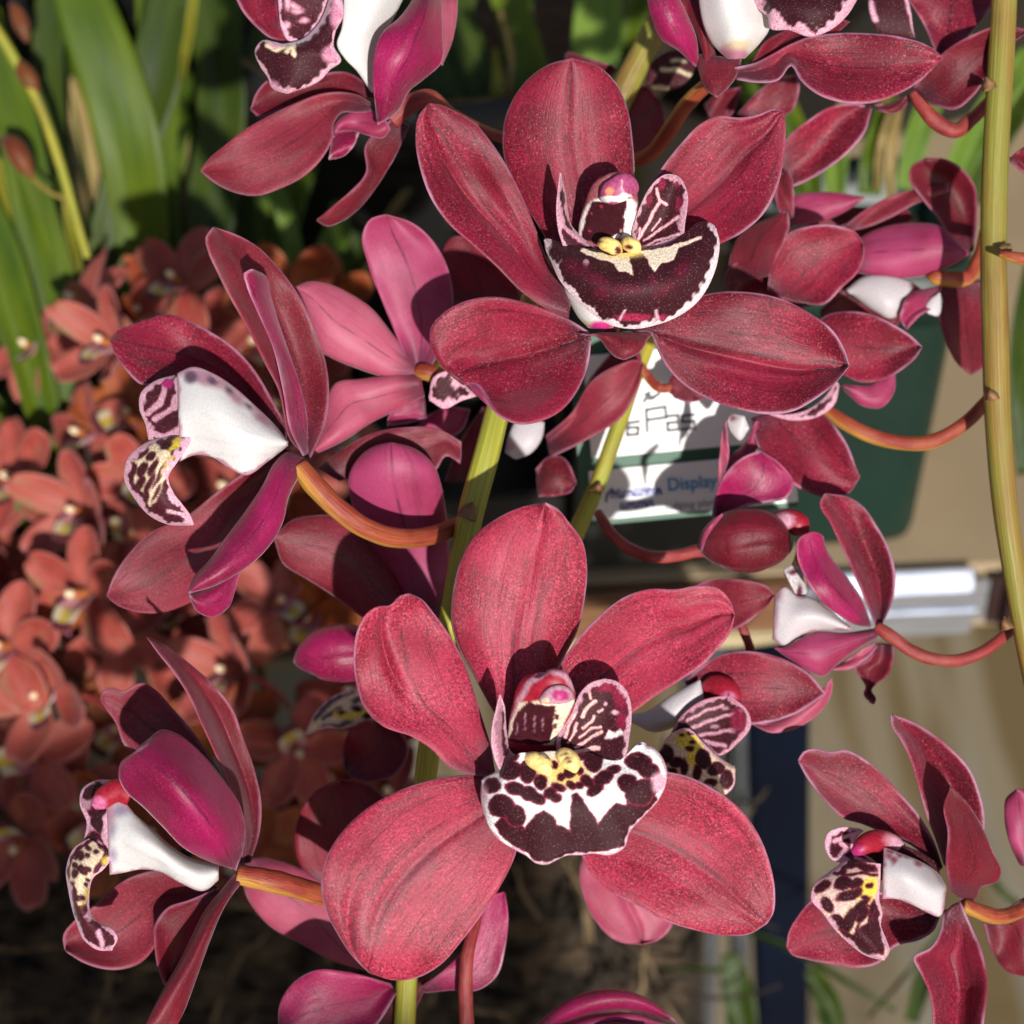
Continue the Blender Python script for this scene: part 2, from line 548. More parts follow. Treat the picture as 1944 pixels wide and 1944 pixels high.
def stem_mat(name, a, b_, spot, spec=.35, band=.6, under=None):
    m, nt, b = nodes(name)
    sep = N_(nt, 'ShaderNodeSeparateXYZ'); nt.links.new(attr(nt, 'uvw').outputs['Vector'], sep.inputs[0])
    u, v, s = sep.outputs
    f = rng_(nt, noise(nt, comb(nt, mth(nt, 'MULTIPLY', u, 5), mth(nt, 'MULTIPLY', v, 2), s), 1, 3), .35, .65)
    c = mixc(nt, f, a, b_)
    f2 = rng_(nt, noise(nt, comb(nt, mth(nt, 'MULTIPLY', u, 3.2), mth(nt, 'MULTIPLY', v, 1.2), mth(nt, 'ADD', s, 9.)), 1, 4), .52, .70)
    c = mixc(nt, mth(nt, 'MULTIPLY', f2, band), c, spot)
    if under is not None:
        dv = mth(nt, 'ABSOLUTE', mth(nt, 'SUBTRACT', v, .5))
        dv = mth(nt, 'ADD', dv, mth(nt, 'MULTIPLY', mth(nt, 'SUBTRACT', noise(nt, comb(nt, mth(nt, 'MULTIPLY', u, 3), mth(nt, 'MULTIPLY', v, 14), s), 1, 3), .5), .16))
        dv = mth(nt, 'ADD', dv, mth(nt, 'MULTIPLY', u, .22))
        c = mixc(nt, mth(nt, 'SUBTRACT', 1.0, rng_(nt, dv, .14, .30)), c, under)
    f3 = rng_(nt, noise(nt, comb(nt, mth(nt, 'MULTIPLY', u, 3), mth(nt, 'MULTIPLY', v, 50), s), 1, 2), .45, .7, .75, 1.12)
    h = N_(nt, 'ShaderNodeHueSaturation'); nt.links.new(c, h.inputs['Color']); nt.links.new(f3, h.inputs['Value'])
    nt.links.new(h.outputs[0], b.inputs['Base Color'])
    b.inputs['Roughness'].default_value = .5
    b.inputs['Specular IOR Level'].default_value = spec
    bp = N_(nt, 'ShaderNodeBump'); bp.inputs['Strength'].default_value = .6; bp.inputs['Distance'].default_value = .0003
    nt.links.new(noise(nt, comb(nt, mth(nt, 'MULTIPLY', u, 12), mth(nt, 'MULTIPLY', v, 40), s), 1, 3), bp.inputs['Height'])
    nt.links.new(bp.outputs[0], b.inputs['Normal'])
    return m


def col_mat(name, rough=.4, spec=.4, grain=.15):
    m, nt, b = nodes(name)
    c = attr(nt, 'Col').outputs['Color']
    h = N_(nt, 'ShaderNodeHueSaturation'); nt.links.new(c, h.inputs['Color'])
    nt.links.new(rng_(nt, noise(nt, obj_co(nt), 1500, 3), .3, .7, 1 - grain, 1 + grain), h.inputs['Value'])
    nt.links.new(h.outputs[0], b.inputs['Base Color'])
    b.inputs['Roughness'].default_value = rough; b.inputs['Specular IOR Level'].default_value = spec
    return m


def plain(name, base, rough=.5, metal=0., var=.15, scale=40, spec=.4, bump=0., aniso=None):
    m, nt, b = nodes(name)
    co = obj_co(nt)
    if aniso:
        mp = N_(nt, 'ShaderNodeMapping'); mp.inputs['Scale'].default_value = aniso
        nt.links.new(co, mp.inputs[0]); co = mp.outputs[0]
    n = noise(nt, co, scale, 4)
    h = N_(nt, 'ShaderNodeHueSaturation'); h.inputs['Color'].default_value = (*base, 1)
    nt.links.new(rng_(nt, n, .3, .7, 1 - var, 1 + var), h.inputs['Value'])
    nt.links.new(h.outputs[0], b.inputs['Base Color'])
    b.inputs['Roughness'].default_value = rough; b.inputs['Metallic'].default_value = metal
    b.inputs['Specular IOR Level'].default_value = spec
    if bump:
        bp = N_(nt, 'ShaderNodeBump'); bp.inputs['Strength'].default_value = bump; bp.inputs['Distance'].default_value = .001
        nt.links.new(n, bp.inputs['Height']); nt.links.new(bp.outputs[0], b.inputs['Normal'])
    return m


MF1 = petal_mat('petal velvet crimson', (.27, .013, .040), (.135, .006, .017), grain=.52)
MF2 = petal_mat('petal velvet rose', (.42, .031, .072), (.25, .011, .030), grain=.58)
MBK = petal_mat('petal reverse mauve', (.36, .045, .125), (.25, .016, .055), rim=(.5, .2, .34), grain=.10, vein=.35, sheen=.16, rimw=.5, bump=.15, bloom=.2, rimf=.5)
MBK2 = petal_mat('petal reverse pink', (.45, .095, .160), (.33, .036, .075), rim=(.5, .2, .32), grain=.08, vein=.3, sheen=.16, rimw=.5, bump=.12, bloom=.15, rimf=.5)
MMG = petal_mat('petal magenta', (.34, .008, .085), (.20, .004, .038), grain=.26, vein=.35, sheen=.22, rim=(.66, .40, .55), spec=.4, rough=.45, bloom=.2)
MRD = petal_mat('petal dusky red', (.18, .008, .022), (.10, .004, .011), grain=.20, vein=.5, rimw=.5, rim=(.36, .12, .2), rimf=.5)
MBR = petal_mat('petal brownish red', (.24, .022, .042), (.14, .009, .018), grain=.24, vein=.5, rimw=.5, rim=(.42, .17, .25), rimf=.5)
MOR = petal_mat('petal terracotta', (.42, .085, .062), (.30, .040, .032), rim=(.52, .2, .17), grain=.12, vein=.3, rimw=1.0, trans=.18, sheen=.1)
MOB = petal_mat('petal orange reverse', (.40, .105, .085), (.34, .06, .055), rim=(.48, .2, .18), grain=.08, vein=.2, rimw=1.0, trans=.18, sheen=.1)
MLP = lip_mat('lip velvet')
MLW = lip_mat('lip waxy white', grain=.12, sheen=.15, rough=.42, spec=.3, val=.74)
MCO = col_mat('column wax', .45, .3, .22)
MPED = stem_mat('pedicel orange red', (.36, .075, .030), (.29, .035, .022), (.20, .02, .015), band=.7, under=(.52, .26, .05))
MPED2 = stem_mat('pedicel wine red', (.34, .05, .045), (.24, .022, .024), (.42, .13, .09), band=.5)
MSTEM = stem_mat('stem yellow green', (.44, .37, .040), (.34, .35, .045), (.20, .10, .025), band=.45)
MSTEM2 = stem_mat('stem olive brown', (.26, .24, .040), (.28, .17, .035), (.15, .06, .02), band=.75)
MBRACT = plain('dry bract', (.20, .10, .04), .6, var=.3, scale=400)
FR = (FRINGE, 2.8)


# ------------------------------------------------------------------ setting: display table, floor
def box(name, a, ex, ey, ez, size, parent=None, mat=None, bev=.0):
    """box with corner a, unit axes ex,ey,ez and sizes; lightly bevelled"""
    import bmesh
    bm = bmesh.new()
    bmesh.ops.create_cube(bm, size=1)
    for v in bm.verts:
        v.co = Vector(((v.co.x + .5) * size[0], (v.co.y + .5) * size[1], (v.co.z + .5) * size[2]))
    if bev:
        bmesh.ops.bevel(bm, geom=bm.edges[:], offset=bev, segments=2, affect='EDGES')
    me = bpy.data.meshes.new(name); bm.to_mesh(me); bm.free()
    o = link(name, me, parent, [mat] if mat else [])
    M = Matrix((ex, ey, ez)).transposed().to_4x4()
    M.translation = Vector(a)
    if parent is not None:
        M = Matrix.Translation(-Vector(parent.location)) @ M
    o.matrix_local = M
    return o


def floor_mat():
    m, nt, b = nodes('tan floor')
    co = obj_co(nt)
    mp = N_(nt, 'ShaderNodeMapping'); mp.inputs['Scale'].default_value = (34, 2.2, 1); mp.inputs['Rotation'].default_value = (0, 0, .30)
    nt.links.new(co, mp.inputs[0])
    f = rng_(nt, noise(nt, mp.outputs[0], 1.0, 3), .44, .56)
    c = mixc(nt, f, (.30, .245, .16), (.19, .135, .06))
    f2 = rng_(nt, noise(nt, mp.outputs[0], .7, 3), .51, .58)
    c = mixc(nt, mth(nt, 'MULTIPLY', f2, .45), c, (.32, .31, .27))
    f3 = rng_(nt, noise(nt, co, 9, 4), .52, .68)
    c = mixc(nt, mth(nt, 'MULTIPLY', f3, .6), c, (.11, .075, .035))
    nt.links.new(c, b.inputs['Base Color'])
    b.inputs['Roughness'].default_value = .6
    return m


MTABLE = plain('table paper tan', (.36, .27, .16), .75, var=.10, scale=14)
MBOARD = plain('board paper tan', (.36, .25, .13), .8, var=.10, scale=10)
MBROWN = plain('shaded edge and bench brown', (.16, .075, .035), .5, var=.35, scale=30, aniso=(1, 14, 14))  # brown stands in for the metal edge in shade; also colours the bench
MALU = plain('brushed aluminium', (.62, .65, .72), .28, metal=.92, var=.25, scale=60, aniso=(1, 30, 30))
MBLUE = plain('navy painted steel', (.0012, .0034, .011), .7, var=.3, scale=20, spec=.12)
MGREYM = plain('galvanised grey', (.07, .075, .08), .6, var=.3, scale=30)
MPOT = plain('dark green plastic', (.0035, .020, .013), .45, var=.2, scale=20, spec=.5)
MBLK = plain('black plastic', (.010, .010, .009), .45, var=.3, scale=30, spec=.4)
MSHADEEND = plain('shaded rail end', (.030, .014, .014), .3, var=.2, scale=30)
MPALE = plain('pale edge strip tan', (.42, .34, .20), .55, var=.15, scale=30)

d0 = .47
A = P(700, 1122, d0)
# the table edge is level: find the depth at which the right end has the same height
lo, hi = .3, .8
for _ in range(40):
    md = (lo + hi) / 2
    if P(1900, 1066, md)[2] > A[2]: lo = md
    else: hi = md
B = P(1900, 1066, md)
EX = (B - A); EX[2] = 0; EX /= np.linalg.norm(EX)
EZ = np.array([0, 0, 1.0]); EY = np.cross(EZ, EX)
TOPZ = A[2]
EXv, EYv, EZv = Vector(EX), Vector(EY), Vector(EZ)
tab0 = A - EX * 1.2
table = thing('display_table', 'tan topped display table with front edge coloured shade-brown and blue leg', 'table', tab0)
box('table_top', tab0 - EZ * .025, EXv, EYv, EZv, (3.2, 1.6, .0249), table, MTABLE)
endx = (P(1868, 1066, md) - tab0) @ EX
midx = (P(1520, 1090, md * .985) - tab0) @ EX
box('shaded_edge', tab0 - EZ * .016 - EY * .008, EXv, EYv, EZv, (midx, .0078, .0155), table, MBROWN, .0012)  # left length of the rail, its shade put into a brown colour
box('pale_edge_strip', tab0 - EZ * .0212 - EY * .0092, EXv, EYv, EZv, (midx, .009, .005), table, MPALE, .001)  # paler strip of that shade-coloured rail length
mr = box('metal_edge_rail', tab0 + EX * (midx + .001) - EZ * .0232 - EY * .0100, EXv, EYv, EZv, (endx - midx, .0098, .0260), table, MALU, .005)
box('rail_lip', tab0 + EX * (midx + .001) - EZ * .0108 - EY * .0114, EXv, EYv, EZv, (endx - midx - .004, .0013, .0028), table, MALU, .0007)
box('rail_end_cap', tab0 + EX * (endx + .0015) - EZ * .0228 - EY * .0100, EXv, EYv, EZv, (.008, .0098, .0254), table, MSHADEEND, .004)  # end of the rail in shade, the shade put into dark brown
# slanting blue trestle leg with a grey steel side strip
def bar(name, p0, p1, w, t, parent, mat):
    p0 = np.array(p0); p1 = np.array(p1)
    z = p1 - p0; ln = np.linalg.norm(z); z /= ln
    x = EX - (EX @ z) * z; x /= np.linalg.norm(x)
    y = np.cross(z, x)
    return box(name, p0 - x * w / 2 - y * t / 2, Vector(x), Vector(y), Vector(z), (w, t, ln), parent, mat, .0015)
FLOORZ = TOPZ - .55
L0 = P(1470, 1196, .485); L1 = P(1484, 1944, .66)
dirl = (L1 - L0) / np.linalg.norm(L1 - L0)
L1 = L0 + dirl * ((FLOORZ - L0[2]) / dirl[2])
bar('leg', L0, L1, .0185, .016, table, MBLUE)
G0 = P(1402, 1230, .492); G1 = P(1402, 1944, .672)
dg = (G1 - G0) / np.linalg.norm(G1 - G0); G1 = G0 + dg * ((FLOORZ - G0[2]) / dg[2])
bar('leg_side_strip', G0, G1, .0052, .016, table, MGREYM)
G0 = P(1330, 1560, .58); G1 = P(1318, 1944, .70)
dg = (G1 - G0) / np.linalg.norm(G1 - G0); G1 = G0 + dg * ((FLOORZ - G0[2]) / dg[2]); G0 = G0 - dg * (TOPZ - .026 - G0[2]) / dg[2] * -1
bar('brace', G0, G1, .0145, .010, table, MGREYM)

fl_me = raw_mesh('floor', [(-6, -4, FLOORZ), (6, -4, FLOORZ), (6, 8, FLOORZ), (-6, 8, FLOORZ)], [(0, 1, 2, 3)])
tag(link('floor', fl_me, None, [floor_mat()]), kind='structure')


def lathe(name, axis0, prof, mat, parent=None, nv=56, sq=2.0):
    """prof: (radius, height) from the ground up, around a vertical axis at axis0"""
    a = np.linspace(0, 2 * np.pi, nv, endpoint=False)
    pr = np.asarray(prof, float)
    rot = math.atan2(EX[1], EX[0]) if sq > 2 else 0.0
    k = (np.abs(np.cos(a)) ** sq + np.abs(np.sin(a)) ** sq) ** (-1 / sq)
    G = np.stack([pr[:, :1] * k * np.cos(a + rot), pr[:, :1] * k * np.sin(a + rot), np.repeat(pr[:, 1:], nv, 1)], 2)
    idx = np.arange(len(pr) * nv).reshape(len(pr), nv); jn = np.roll(np.arange(nv), -1)
    q = np.stack([idx[:-1].ravel(), idx[:-1][:, jn].ravel(), idx[1:][:, jn].ravel(), idx[1:].ravel()], 1)
    me = raw_mesh(name, G.reshape(-1, 3), q)
    o = link(name, me, parent, [mat])
    if parent is None: o.location = axis0
    return o


def pot_prof(r, h, taper=.90):
    return [(.001, .001), (r * taper * .98, .001), (r * taper, .004), (r * .985, h * .80), (r * .99, h * .82), (r * 1.05, h * .825), (r * 1.06, h), (r * 1.0, h), (r * .97, h * .86), (r * .9, h * .84), (.001, h * .84)]


MSOIL = plain('bark compost', (.035, .022, .014), .9, var=.6, scale=160, bump=1.0)


def ground_at(px, py):
    """where the ray through a pixel meets the table top"""
    dirv = P(px, py, 1.0) - CAM
    return CAM + dirv * ((TOPZ - CAM[2]) / dirv[2])


def pot(label, centre, r, h, mat, group='plant pots on the table', sq=2.0):
    o = thing('plant_pot', label, 'plant pot', centre, group)
    lathe('pot_body', None, pot_prof(r, h), mat, o, 64, sq)
    lathe('potting_bark', None, [(.001, h * .85), (r * .5, h * .87), (r * .96, h * .845)], MSOIL, o, 32, sq)
    return o


# big green pot carrying the labels
pf = ground_at(1588, 1072)
potc = pf + EY * .033
potc[2] = TOPZ + .0005
pot('dark green square plastic pot right of the plant label', potc, .0285, .098, MPOT, sq=6.0)
pot('black pot added as shade-dark backing behind the orange flowers, left of the green pot', ground_at(870, 960) + EY * .10 - np.array([0, 0, -.0005]), .07, .12, MBLK)  # black pots at left added as dark backing for the shaded gaps
pot('black pot added as shade-dark backing under the green leaves at far left', ground_at(120, 700) + EY * .10 + np.array([0, 0, .0005]), .085, .14, MBLK)
pot('black pot added as shade-dark backing behind the dense leaves, upper left', ground_at(520, 560) + EY * .12 + np.array([0, 0, .0005]), .095, .14, MBLK)
0 and pot('black plastic pot behind the leaves at top centre', ground_at(900, 330) + EY * .12 + np.array([0, 0, .0005]), .10, .12, MBLK)
pot('black plastic pot among the leaves, upper right', ground_at(1640, 300) + EY * .10 + np.array([0, 0, .0005]), .10, .10, MBLK)
# black box added to stand for the shaded pot base below the label
bx0 = ground_at(1088, 1096) + np.array([0, 0, .0006])
bxw = (ground_at(1500, 1090) - bx0) @ EX
pln = thing('shade_box', 'black box added for the shaded pot base right behind the white plant label', 'planter', bx0)
box('shade_box_body', bx0, EXv, EYv, EZv, (bxw, .05, .07), pln, MBLK, .003)
box('shade_box_rim', bx0 - EX * .002 - EY * .002 + EZ * .0702, EXv, EYv, EZv, (bxw + .004, .054, .006), pln, MBLK, .002)
# tan covered board closing the back of the table
bk0 = tab0 + EY * .42 + EZ * .0006
back = thing('back_board', 'tan paper covered board standing behind the leaves at the back of the table', 'board', bk0)
box('board_face', bk0, EXv, EYv, EZv, (3.2, .012, .5), back, MBOARD)
# black tray added to darken the table between the leaves like shade
tr0 = tab0 + EY * .012 + EZ * .0012
tray = thing('shade_tray', 'low black tray added as shade-dark cover over the table at left', 'tray', tr0)
trl = (P(1085, 1100, d0) - tab0) @ EX
box('tray_base', tr0, EXv, EYv, EZv, (trl, .38, .004), tray, MBLK)
for nm, off, sz in (('tray_wall', EZ * .0041, (trl, .004, .018)), ('tray_wall', EZ * .0041 + EX * (trl - .004) + EY * .0041, (.004, .371, .018)), ('tray_wall', EZ * .0041 + EY * .376, (trl - .0045, .004, .018))):
    box(nm, tr0 + off, EXv, EYv, EZv, sz, tray, MBLK, .001)

# ---- plant label card in front of the green pot
MCARD = plain('white card', (.80, .79, .76), .5, var=.03, scale=30)
MCGREEN = plain('green card border', (.020, .095, .050), .5, var=.1, scale=30)
MINK = plain('marker ink', (.07, .07, .09), .6, var=.1)
MCYAN = plain('print cyan', (.06, .30, .55), .6, var=.1)
MNAVY = plain('print blue', (.10, .13, .40), .6, var=.1)
MGREYI = plain('print grey', (.22, .20, .26), .6, var=.1)
cd = .306
q00 = P(1108, 1000, cd + .004); q10 = P(1515, 962, cd + .006); q01 = P(1090, 640, cd + .000)
cx = Vector(q10 - q00); cw = cx.length; cx.normalize()
cy = Vector(q01 - q00); cy = cy - cx * cy.dot(cx); ch = cy.length; cy.normalize()
cz = cx.cross(cy)
if cz.dot(Vector(CAM - q00)) < 0: cz = -cz
card = thing('plant_label', 'white plant label with green borders, black handwriting and blue printing', 'plant label', q00)
box('backing_board', q00 - np.array(cz) * .0014, cx, cy, cz, (cw, ch, .0012), card, MCGREEN)
ppm = cw / 410.0            # metres per photo pixel on the card


def on_card(px, py):
    """card coordinates (metres) of a photo pixel"""
    r = P(px, py, 1.0) - CAM
    t = (np.array(q00) - CAM) @ np.array(cz) / (r @ np.array(cz))
    h = CAM + r * t - q00
    return h @ np.array(cx), h @ np.array(cy)


def panel(name, p0, p1, lift, mat):
    x0, y0 = on_card(*p0); x1, y1 = on_card(*p1)
    return box(name, q00 + np.array(cx) * x0 + np.array(cy) * y0 + np.array(cz) * lift, cx, cy, cz, (x1 - x0, y1 - y0, .0004), card, mat, .0001)


panel('white_panel', (1122, 870), (1500, 640), .0004, MCARD)
panel('white_panel', (1124, 988), (1506, 858), .0006, MCARD)
stk = q00 + np.array(cx) * cw * .45 - np.array(cz) * .0032
box('stake', stk - np.array(cy) * .05 - np.array(cz) * .0014, cx, cy, cz, (.004, ch * .7, .0012), card, MBLK, .0003)
M4 = Matrix((cx, cy, cz)).transposed().to_4x4()


def lettering(name, txt, px, py, size, mat, sx=1.0, bold=0.0, lift=.0013):
    cu = bpy.data.curves.new(name, 'FONT'); cu.body = txt; cu.size = 1; cu.offset = bold; cu.extrude = .02
    tmp = bpy.data.objects.new('tmp', cu); C.objects.link(tmp)
    dg_ = bpy.context.evaluated_depsgraph_get(); dg_.update()
    me = bpy.data.meshes.new_from_object(tmp.evaluated_get(dg_))
    bpy.data.objects.remove(tmp)
    x, y = on_card(px, py)
    s = size * ppm
    me.transform(Matrix.Diagonal((s * sx, s, s * .2, 1)))
    o = link(name, me, card, [mat])
    me.materials.clear(); me.materials.append(mat)
    M = M4.copy(); M.translation = Vector(cx) * x + Vector(cy) * y + Vector(cz) * lift
    o.matrix_local = M
    return o


def strokes(name, segs, w, mat, lift=.0011):
    vs, fs = [], []
    for s in segs:
        pts = [np.array(on_card(*p)) for p in s]
        for a, b in zip(pts[:-1], pts[1:]):
            d = (b - a) / max(np.linalg.norm(b - a), 1e-9); n_ = np.array([-d[1], d[0]]) * w * ppm / 2; e = d * w * ppm / 2
            k = len(vs)
            for z in (0, .0002):
                for p in (a - e - n_, b + e - n_, b + e + n_, a - e + n_): vs.append((p[0], p[1], z))
            fs += [(k + 4, k + 5, k + 6, k + 7), (k + 3, k + 2, k + 1, k), (k, k + 1, k + 5, k + 4), (k + 1, k + 2, k + 6, k + 5), (k + 2, k + 3, k + 7, k + 6), (k + 3, k, k + 4, k + 7)]
    me = bpy.data.meshes.new(name); me.from_pydata(vs, [], fs)
    o = link(name, me, card, [mat])
    M = M4.copy(); M.translation = Vector(cz) * lift
    o.matrix_local = M


# block handwriting "e Pas" with the end of a line above
strokes('handwriting', [
    [(1228, 818), (1226, 778), (1262, 772), (1264, 792), (1230, 797)],
    [(1266, 790), (1286, 788), (1288, 815), (1267, 817), (1266, 803), (1286, 801)],
    [(1316, 787), (1293, 789), (1293, 800), (1317, 799), (1317, 813), (1291, 815)],
    [(1212, 800), (1192, 803), (1190, 812), (1211, 811), (1210, 824), (1190, 826), (1191, 813)],
    [(1222, 762), (1232, 745)], [(1232, 758), (1250, 748)], [(1225, 748), (1240, 756)]], 4.6, MINK)
lettering('printed_word', 'Display', 1266, 931, 34, MCYAN, .95, .012)
lettering('printed_line', 'Judging plants', 1262, 968, 21, MGREYI, .95, .0)
# blurred two-line logo lettering at the left of the lower panel
g = np.random.default_rng(4)
seg = []
x = 1160.
while x < 1252:
    hgt = g.choice([9, 9, 14]); yb = 944 - (x - 1160) * .09
    seg.append([(x, yb), (x, yb - hgt)]); seg.append([(x, yb - g.choice([0, 9])), (x + 4, yb - g.choice([0, 9]))])
    x += 6.5
strokes('logo_line', seg, 3.2, MNAVY)
seg = []
x = 1178.
while x < 1240:
    hgt = g.choice([9, 9, 13]); yb = 966 - (x - 1160) * .09
    seg.append([(x, yb), (x, yb - hgt)]); seg.append([(x, yb - g.choice([0, 9])), (x + 4, yb - g.choice([0, 9]))])
    x += 6.5
strokes('logo_line', seg, 3.2, MNAVY)
strokes('logo_mark', [[(1152, 938), (1160, 928), (1168, 936)], [(1150, 950), (1152, 938)]], 5, MGREYI)

# small tan label at far left
s00 = P(62, 1010, .47)
lx = Vector(P(196, 1006, .47) - s00); lw = lx.length; lx.normalize(); ly = Vector(P(64, 852, .465) - s00); ly = ly - lx * ly.dot(lx); lh = ly.length; ly.normalize(); lz = lx.cross(ly)
lab = thing('plant_label', 'small blank-looking cream label among the orange flowers at far left', 'plant label', s00)
box('card', s00, lx, ly, lz, (lw, lh, .001), lab, plain('cream card', (.52, .42, .22), .6, var=.05))
box('pale_top_strip', s00 + np.array(ly) * lh * .88 + np.array(lz) * .0012, lx, ly, lz, (lw, lh * .11, .0005), lab, MCARD)
strokes_bars = [(.46, .30, .10, .34), (.72, .26, .07, .4), (.86, .30, .06, .36)]
for (fx, fy, fw, fh) in strokes_bars:
    box('mark', s00 + np.array(lx) * lw * fx + np.array(ly) * lh * fy + np.array(lz) * .0012, lx, ly, lz, (lw * fw, lh * fh, .0003), lab, MGREYI)
w00 = P(216, 1004, .46)
wl = thing('plant_label', 'tiny white label edge below the left bloom lip', 'plant label', w00)
box('card', w00, lx, ly, lz, (.0090, .0045, .001), wl, MCARD, .0002)

# unseen timber bench added behind the camera to keep the low sun off the lower background
bn0 = np.array([-1.6, -.62, FLOORZ])
bench = thing('shade_bench', 'unseen timber bench added behind the viewer to shade the lower background', 'bench', bn0)
qs = P(972, 1890, .235)
BTOP = qs[2] + (qs[1] + .62) * (-sd[2] / sd[1]) - .026
for k in range(9):
    hh = (BTOP - FLOORZ) / 9
    box('board', bn0 + np.array([0, 0, hh * k]), Vector((1, 0, 0)), Vector((0, 1, 0)), Vector((0, 0, 1)), (1.80, .022, hh - .0012), bench, MBROWN, .001)
for k in range(4):
    box('post', bn0 + np.array([.1 + k * .52, -.032, 0]), Vector((1, 0, 0)), Vector((0, 1, 0)), Vector((0, 0, 1)), (.05, .03, BTOP - FLOORZ - .01), bench, MBROWN, .002)


# ------------------------------------------------------------------ large orchid flowers
FG = 'dark red orchid flowers'


class Flower:
    def __init__(s, label, D, K, at, name='orchid_flower', cat='orchid flower', group=FG):
        s.D = D
        x, y = K(at)
        s.o = thing(name, label, cat, P(x, y, D), group)

    def sep(s, K, L, R, z, m=MF1, back=MBK, name='sepal', dD=0, **kw):
        zk = 1.35
        if z is not None: z = [v * zk for v in z]
        if kw.get('Z') is not None: kw['Z'] = [[v * zk for v in r] for r in kw['Z']]
        for a in ('cup', 'tilt'):
            if a in kw: kw[a] = kw[a] * zk
        kw.setdefault('rough', .55)
        return trace(name, K, L, R, s.D + dD, z, s.o, [m, back], **kw)

    def pet(s, K, L, R, z, m=MF1, back=MBK, **kw):
        return s.sep(K, L, R, z, m, back, 'petal', **kw)

    def lip(s, name, K, L, R, base, layers, z=None, parent=None, rim=None, mat=None, back=None, **kw):
        f = lambda q, e: paint(q, base, layers, e, rim)
        kw.setdefault('th', .8); kw.setdefault('rough', .12)
        mt = mat or MLP
        return trace(name, K, L, R, s.D, z if z is not None else [0], parent or s.o, [mt, back or mt], paintf=f, **kw)

    def column(s, K, path, colf, flat=.8, name='column', parent=None, n=(110, 90)):
        return tube(name, K, path, s.D, parent or s.o, [MCO], flat, n, colf)

    def stalk(s, K, path, m=None, name='pedicel'):
        return tube(name, K, path, s.D, s.o, [m or MPED], 1.0, (60, 24), lump=.045)


def rndspots(K, x0, y0, x1, y1, n, r0, r1, seed, an=None):
    g = np.random.default_rng(seed)
    return [(g.uniform(x0, x1), g.uniform(y0, y1), g.uniform(r0, r1) * 1.3, g.uniform(r0, r1),
             (g.uniform(0, 180) if an is None else an + g.uniform(-20, 20))) for _ in range(n)]


# ---- upper centre flower, facing the viewer
F = Flower('dark red flower facing forward, blackish lip with white frilled rim, above the plant label', .250, KA, (800, 1150))
F.sep(KA, [(700, 900), (600, 740), (510, 590), (462, 450), (470, 310), (540, 175), (640, 95), (740, 66)],
      [(900, 900), (985, 700), (996, 560), (990, 420), (970, 280), (930, 180), (850, 100), (740, 66)], [-3, -1, 2, 4], cup=-2.6, n=(54, 40), crease=[(0, 0, .1, .97, .4, .06), (.4, .3, .1, .6, .18, .09)])
F.pet(KA, [(730, 1125), (640, 1090), (540, 1020), (430, 910), (330, 820), (240, 740), (170, 640), (125, 520), (105, 400), (118, 300), (160, 250)],
      [(735, 1050), (700, 970), (650, 900), (595, 760), (540, 630), (480, 510), (415, 410), (345, 330), (270, 285), (215, 258), (160, 250)],
      None, Z=[(1, 1, 0), (3, 1, -1), (4.5, .5, 0), (5, 1, 2), (6, 4, 3), (6, 6, 6)], n=(60, 44), crease=[(-.15, -.42, .30, .95, 1.3, .13), (.55, .6, .2, .7, -.6, .2)])
F.pet(KA, [(960, 860), (1010, 700), (1060, 590), (1110, 510), (1190, 410), (1270, 330), (1340, 300), (1420, 308), (1500, 295), (1565, 273), (1608, 285)],
      [(1010, 900), (1150, 910), (1250, 880), (1340, 825), (1430, 780), (1530, 690), (1580, 590), (1605, 480), (1613, 380), (1608, 285)],
      [-2, 0, 3, 5, 6], cup=1.6, n=(54, 40), crease=[(0, .1, .2, .95, .7, .08), (-.5, -.6, .5, .95, -.7, .2)])
F.sep(KA, [(810, 1180), (730, 1130), (640, 1090), (540, 1058), (420, 1038), (300, 1058), (210, 1110), (164, 1170), (165, 1230), (190, 1290), (240, 1350), (295, 1395)],
      [(820, 1215), (815, 1280), (765, 1420), (700, 1500), (620, 1543), (520, 1556), (430, 1510), (385, 1440), (355, 1402), (295, 1395)],
      None, Z=[(0, 0, 0), (2, -1.5, 1), (4, -1.5, 3), (4, 1, 5), (2, 3, 5), (0, 1, 1)], n=(60, 44), name='sepal', crease=[(0, 0, 0, .65, 1.2, .09), (-.1, -.5, .5, .9, 1.0, .2)])
F.sep(KA, [(990, 1180), (1060, 1140), (1120, 1100), (1200, 1058), (1300, 1025), (1450, 1018), (1600, 1048), (1720, 1110), (1800, 1170), (1850, 1250), (1872, 1320)],
      [(1000, 1190), (1060, 1185), (1085, 1240), (1120, 1310), (1190, 1390), (1290, 1450), (1400, 1490), (1530, 1516), (1640, 1505), (1740, 1450), (1820, 1385), (1872, 1320)],
      None, Z=[(0, 0, 0), (1, 0, 1), (0, .5, 2), (0, 0, 3), (1.5, 0, 3), (2.5, 0, 3), (1, 0, 1)], n=(64, 46), crease=[(.15, .2, .1, .95, 1.3, .10), (.42, .4, .4, .95, .6, .12)])
F.sep(KA, [(770, 1190), (850, 1205), (885, 1250), (920, 1282), (955, 1294)], [(1075, 1185), (1050, 1215), (1030, 1250), (1000, 1275), (955, 1294)],
      [2, 4, 3], cup=-2, m=MBR, name='sepal_base', n=(24, 24))
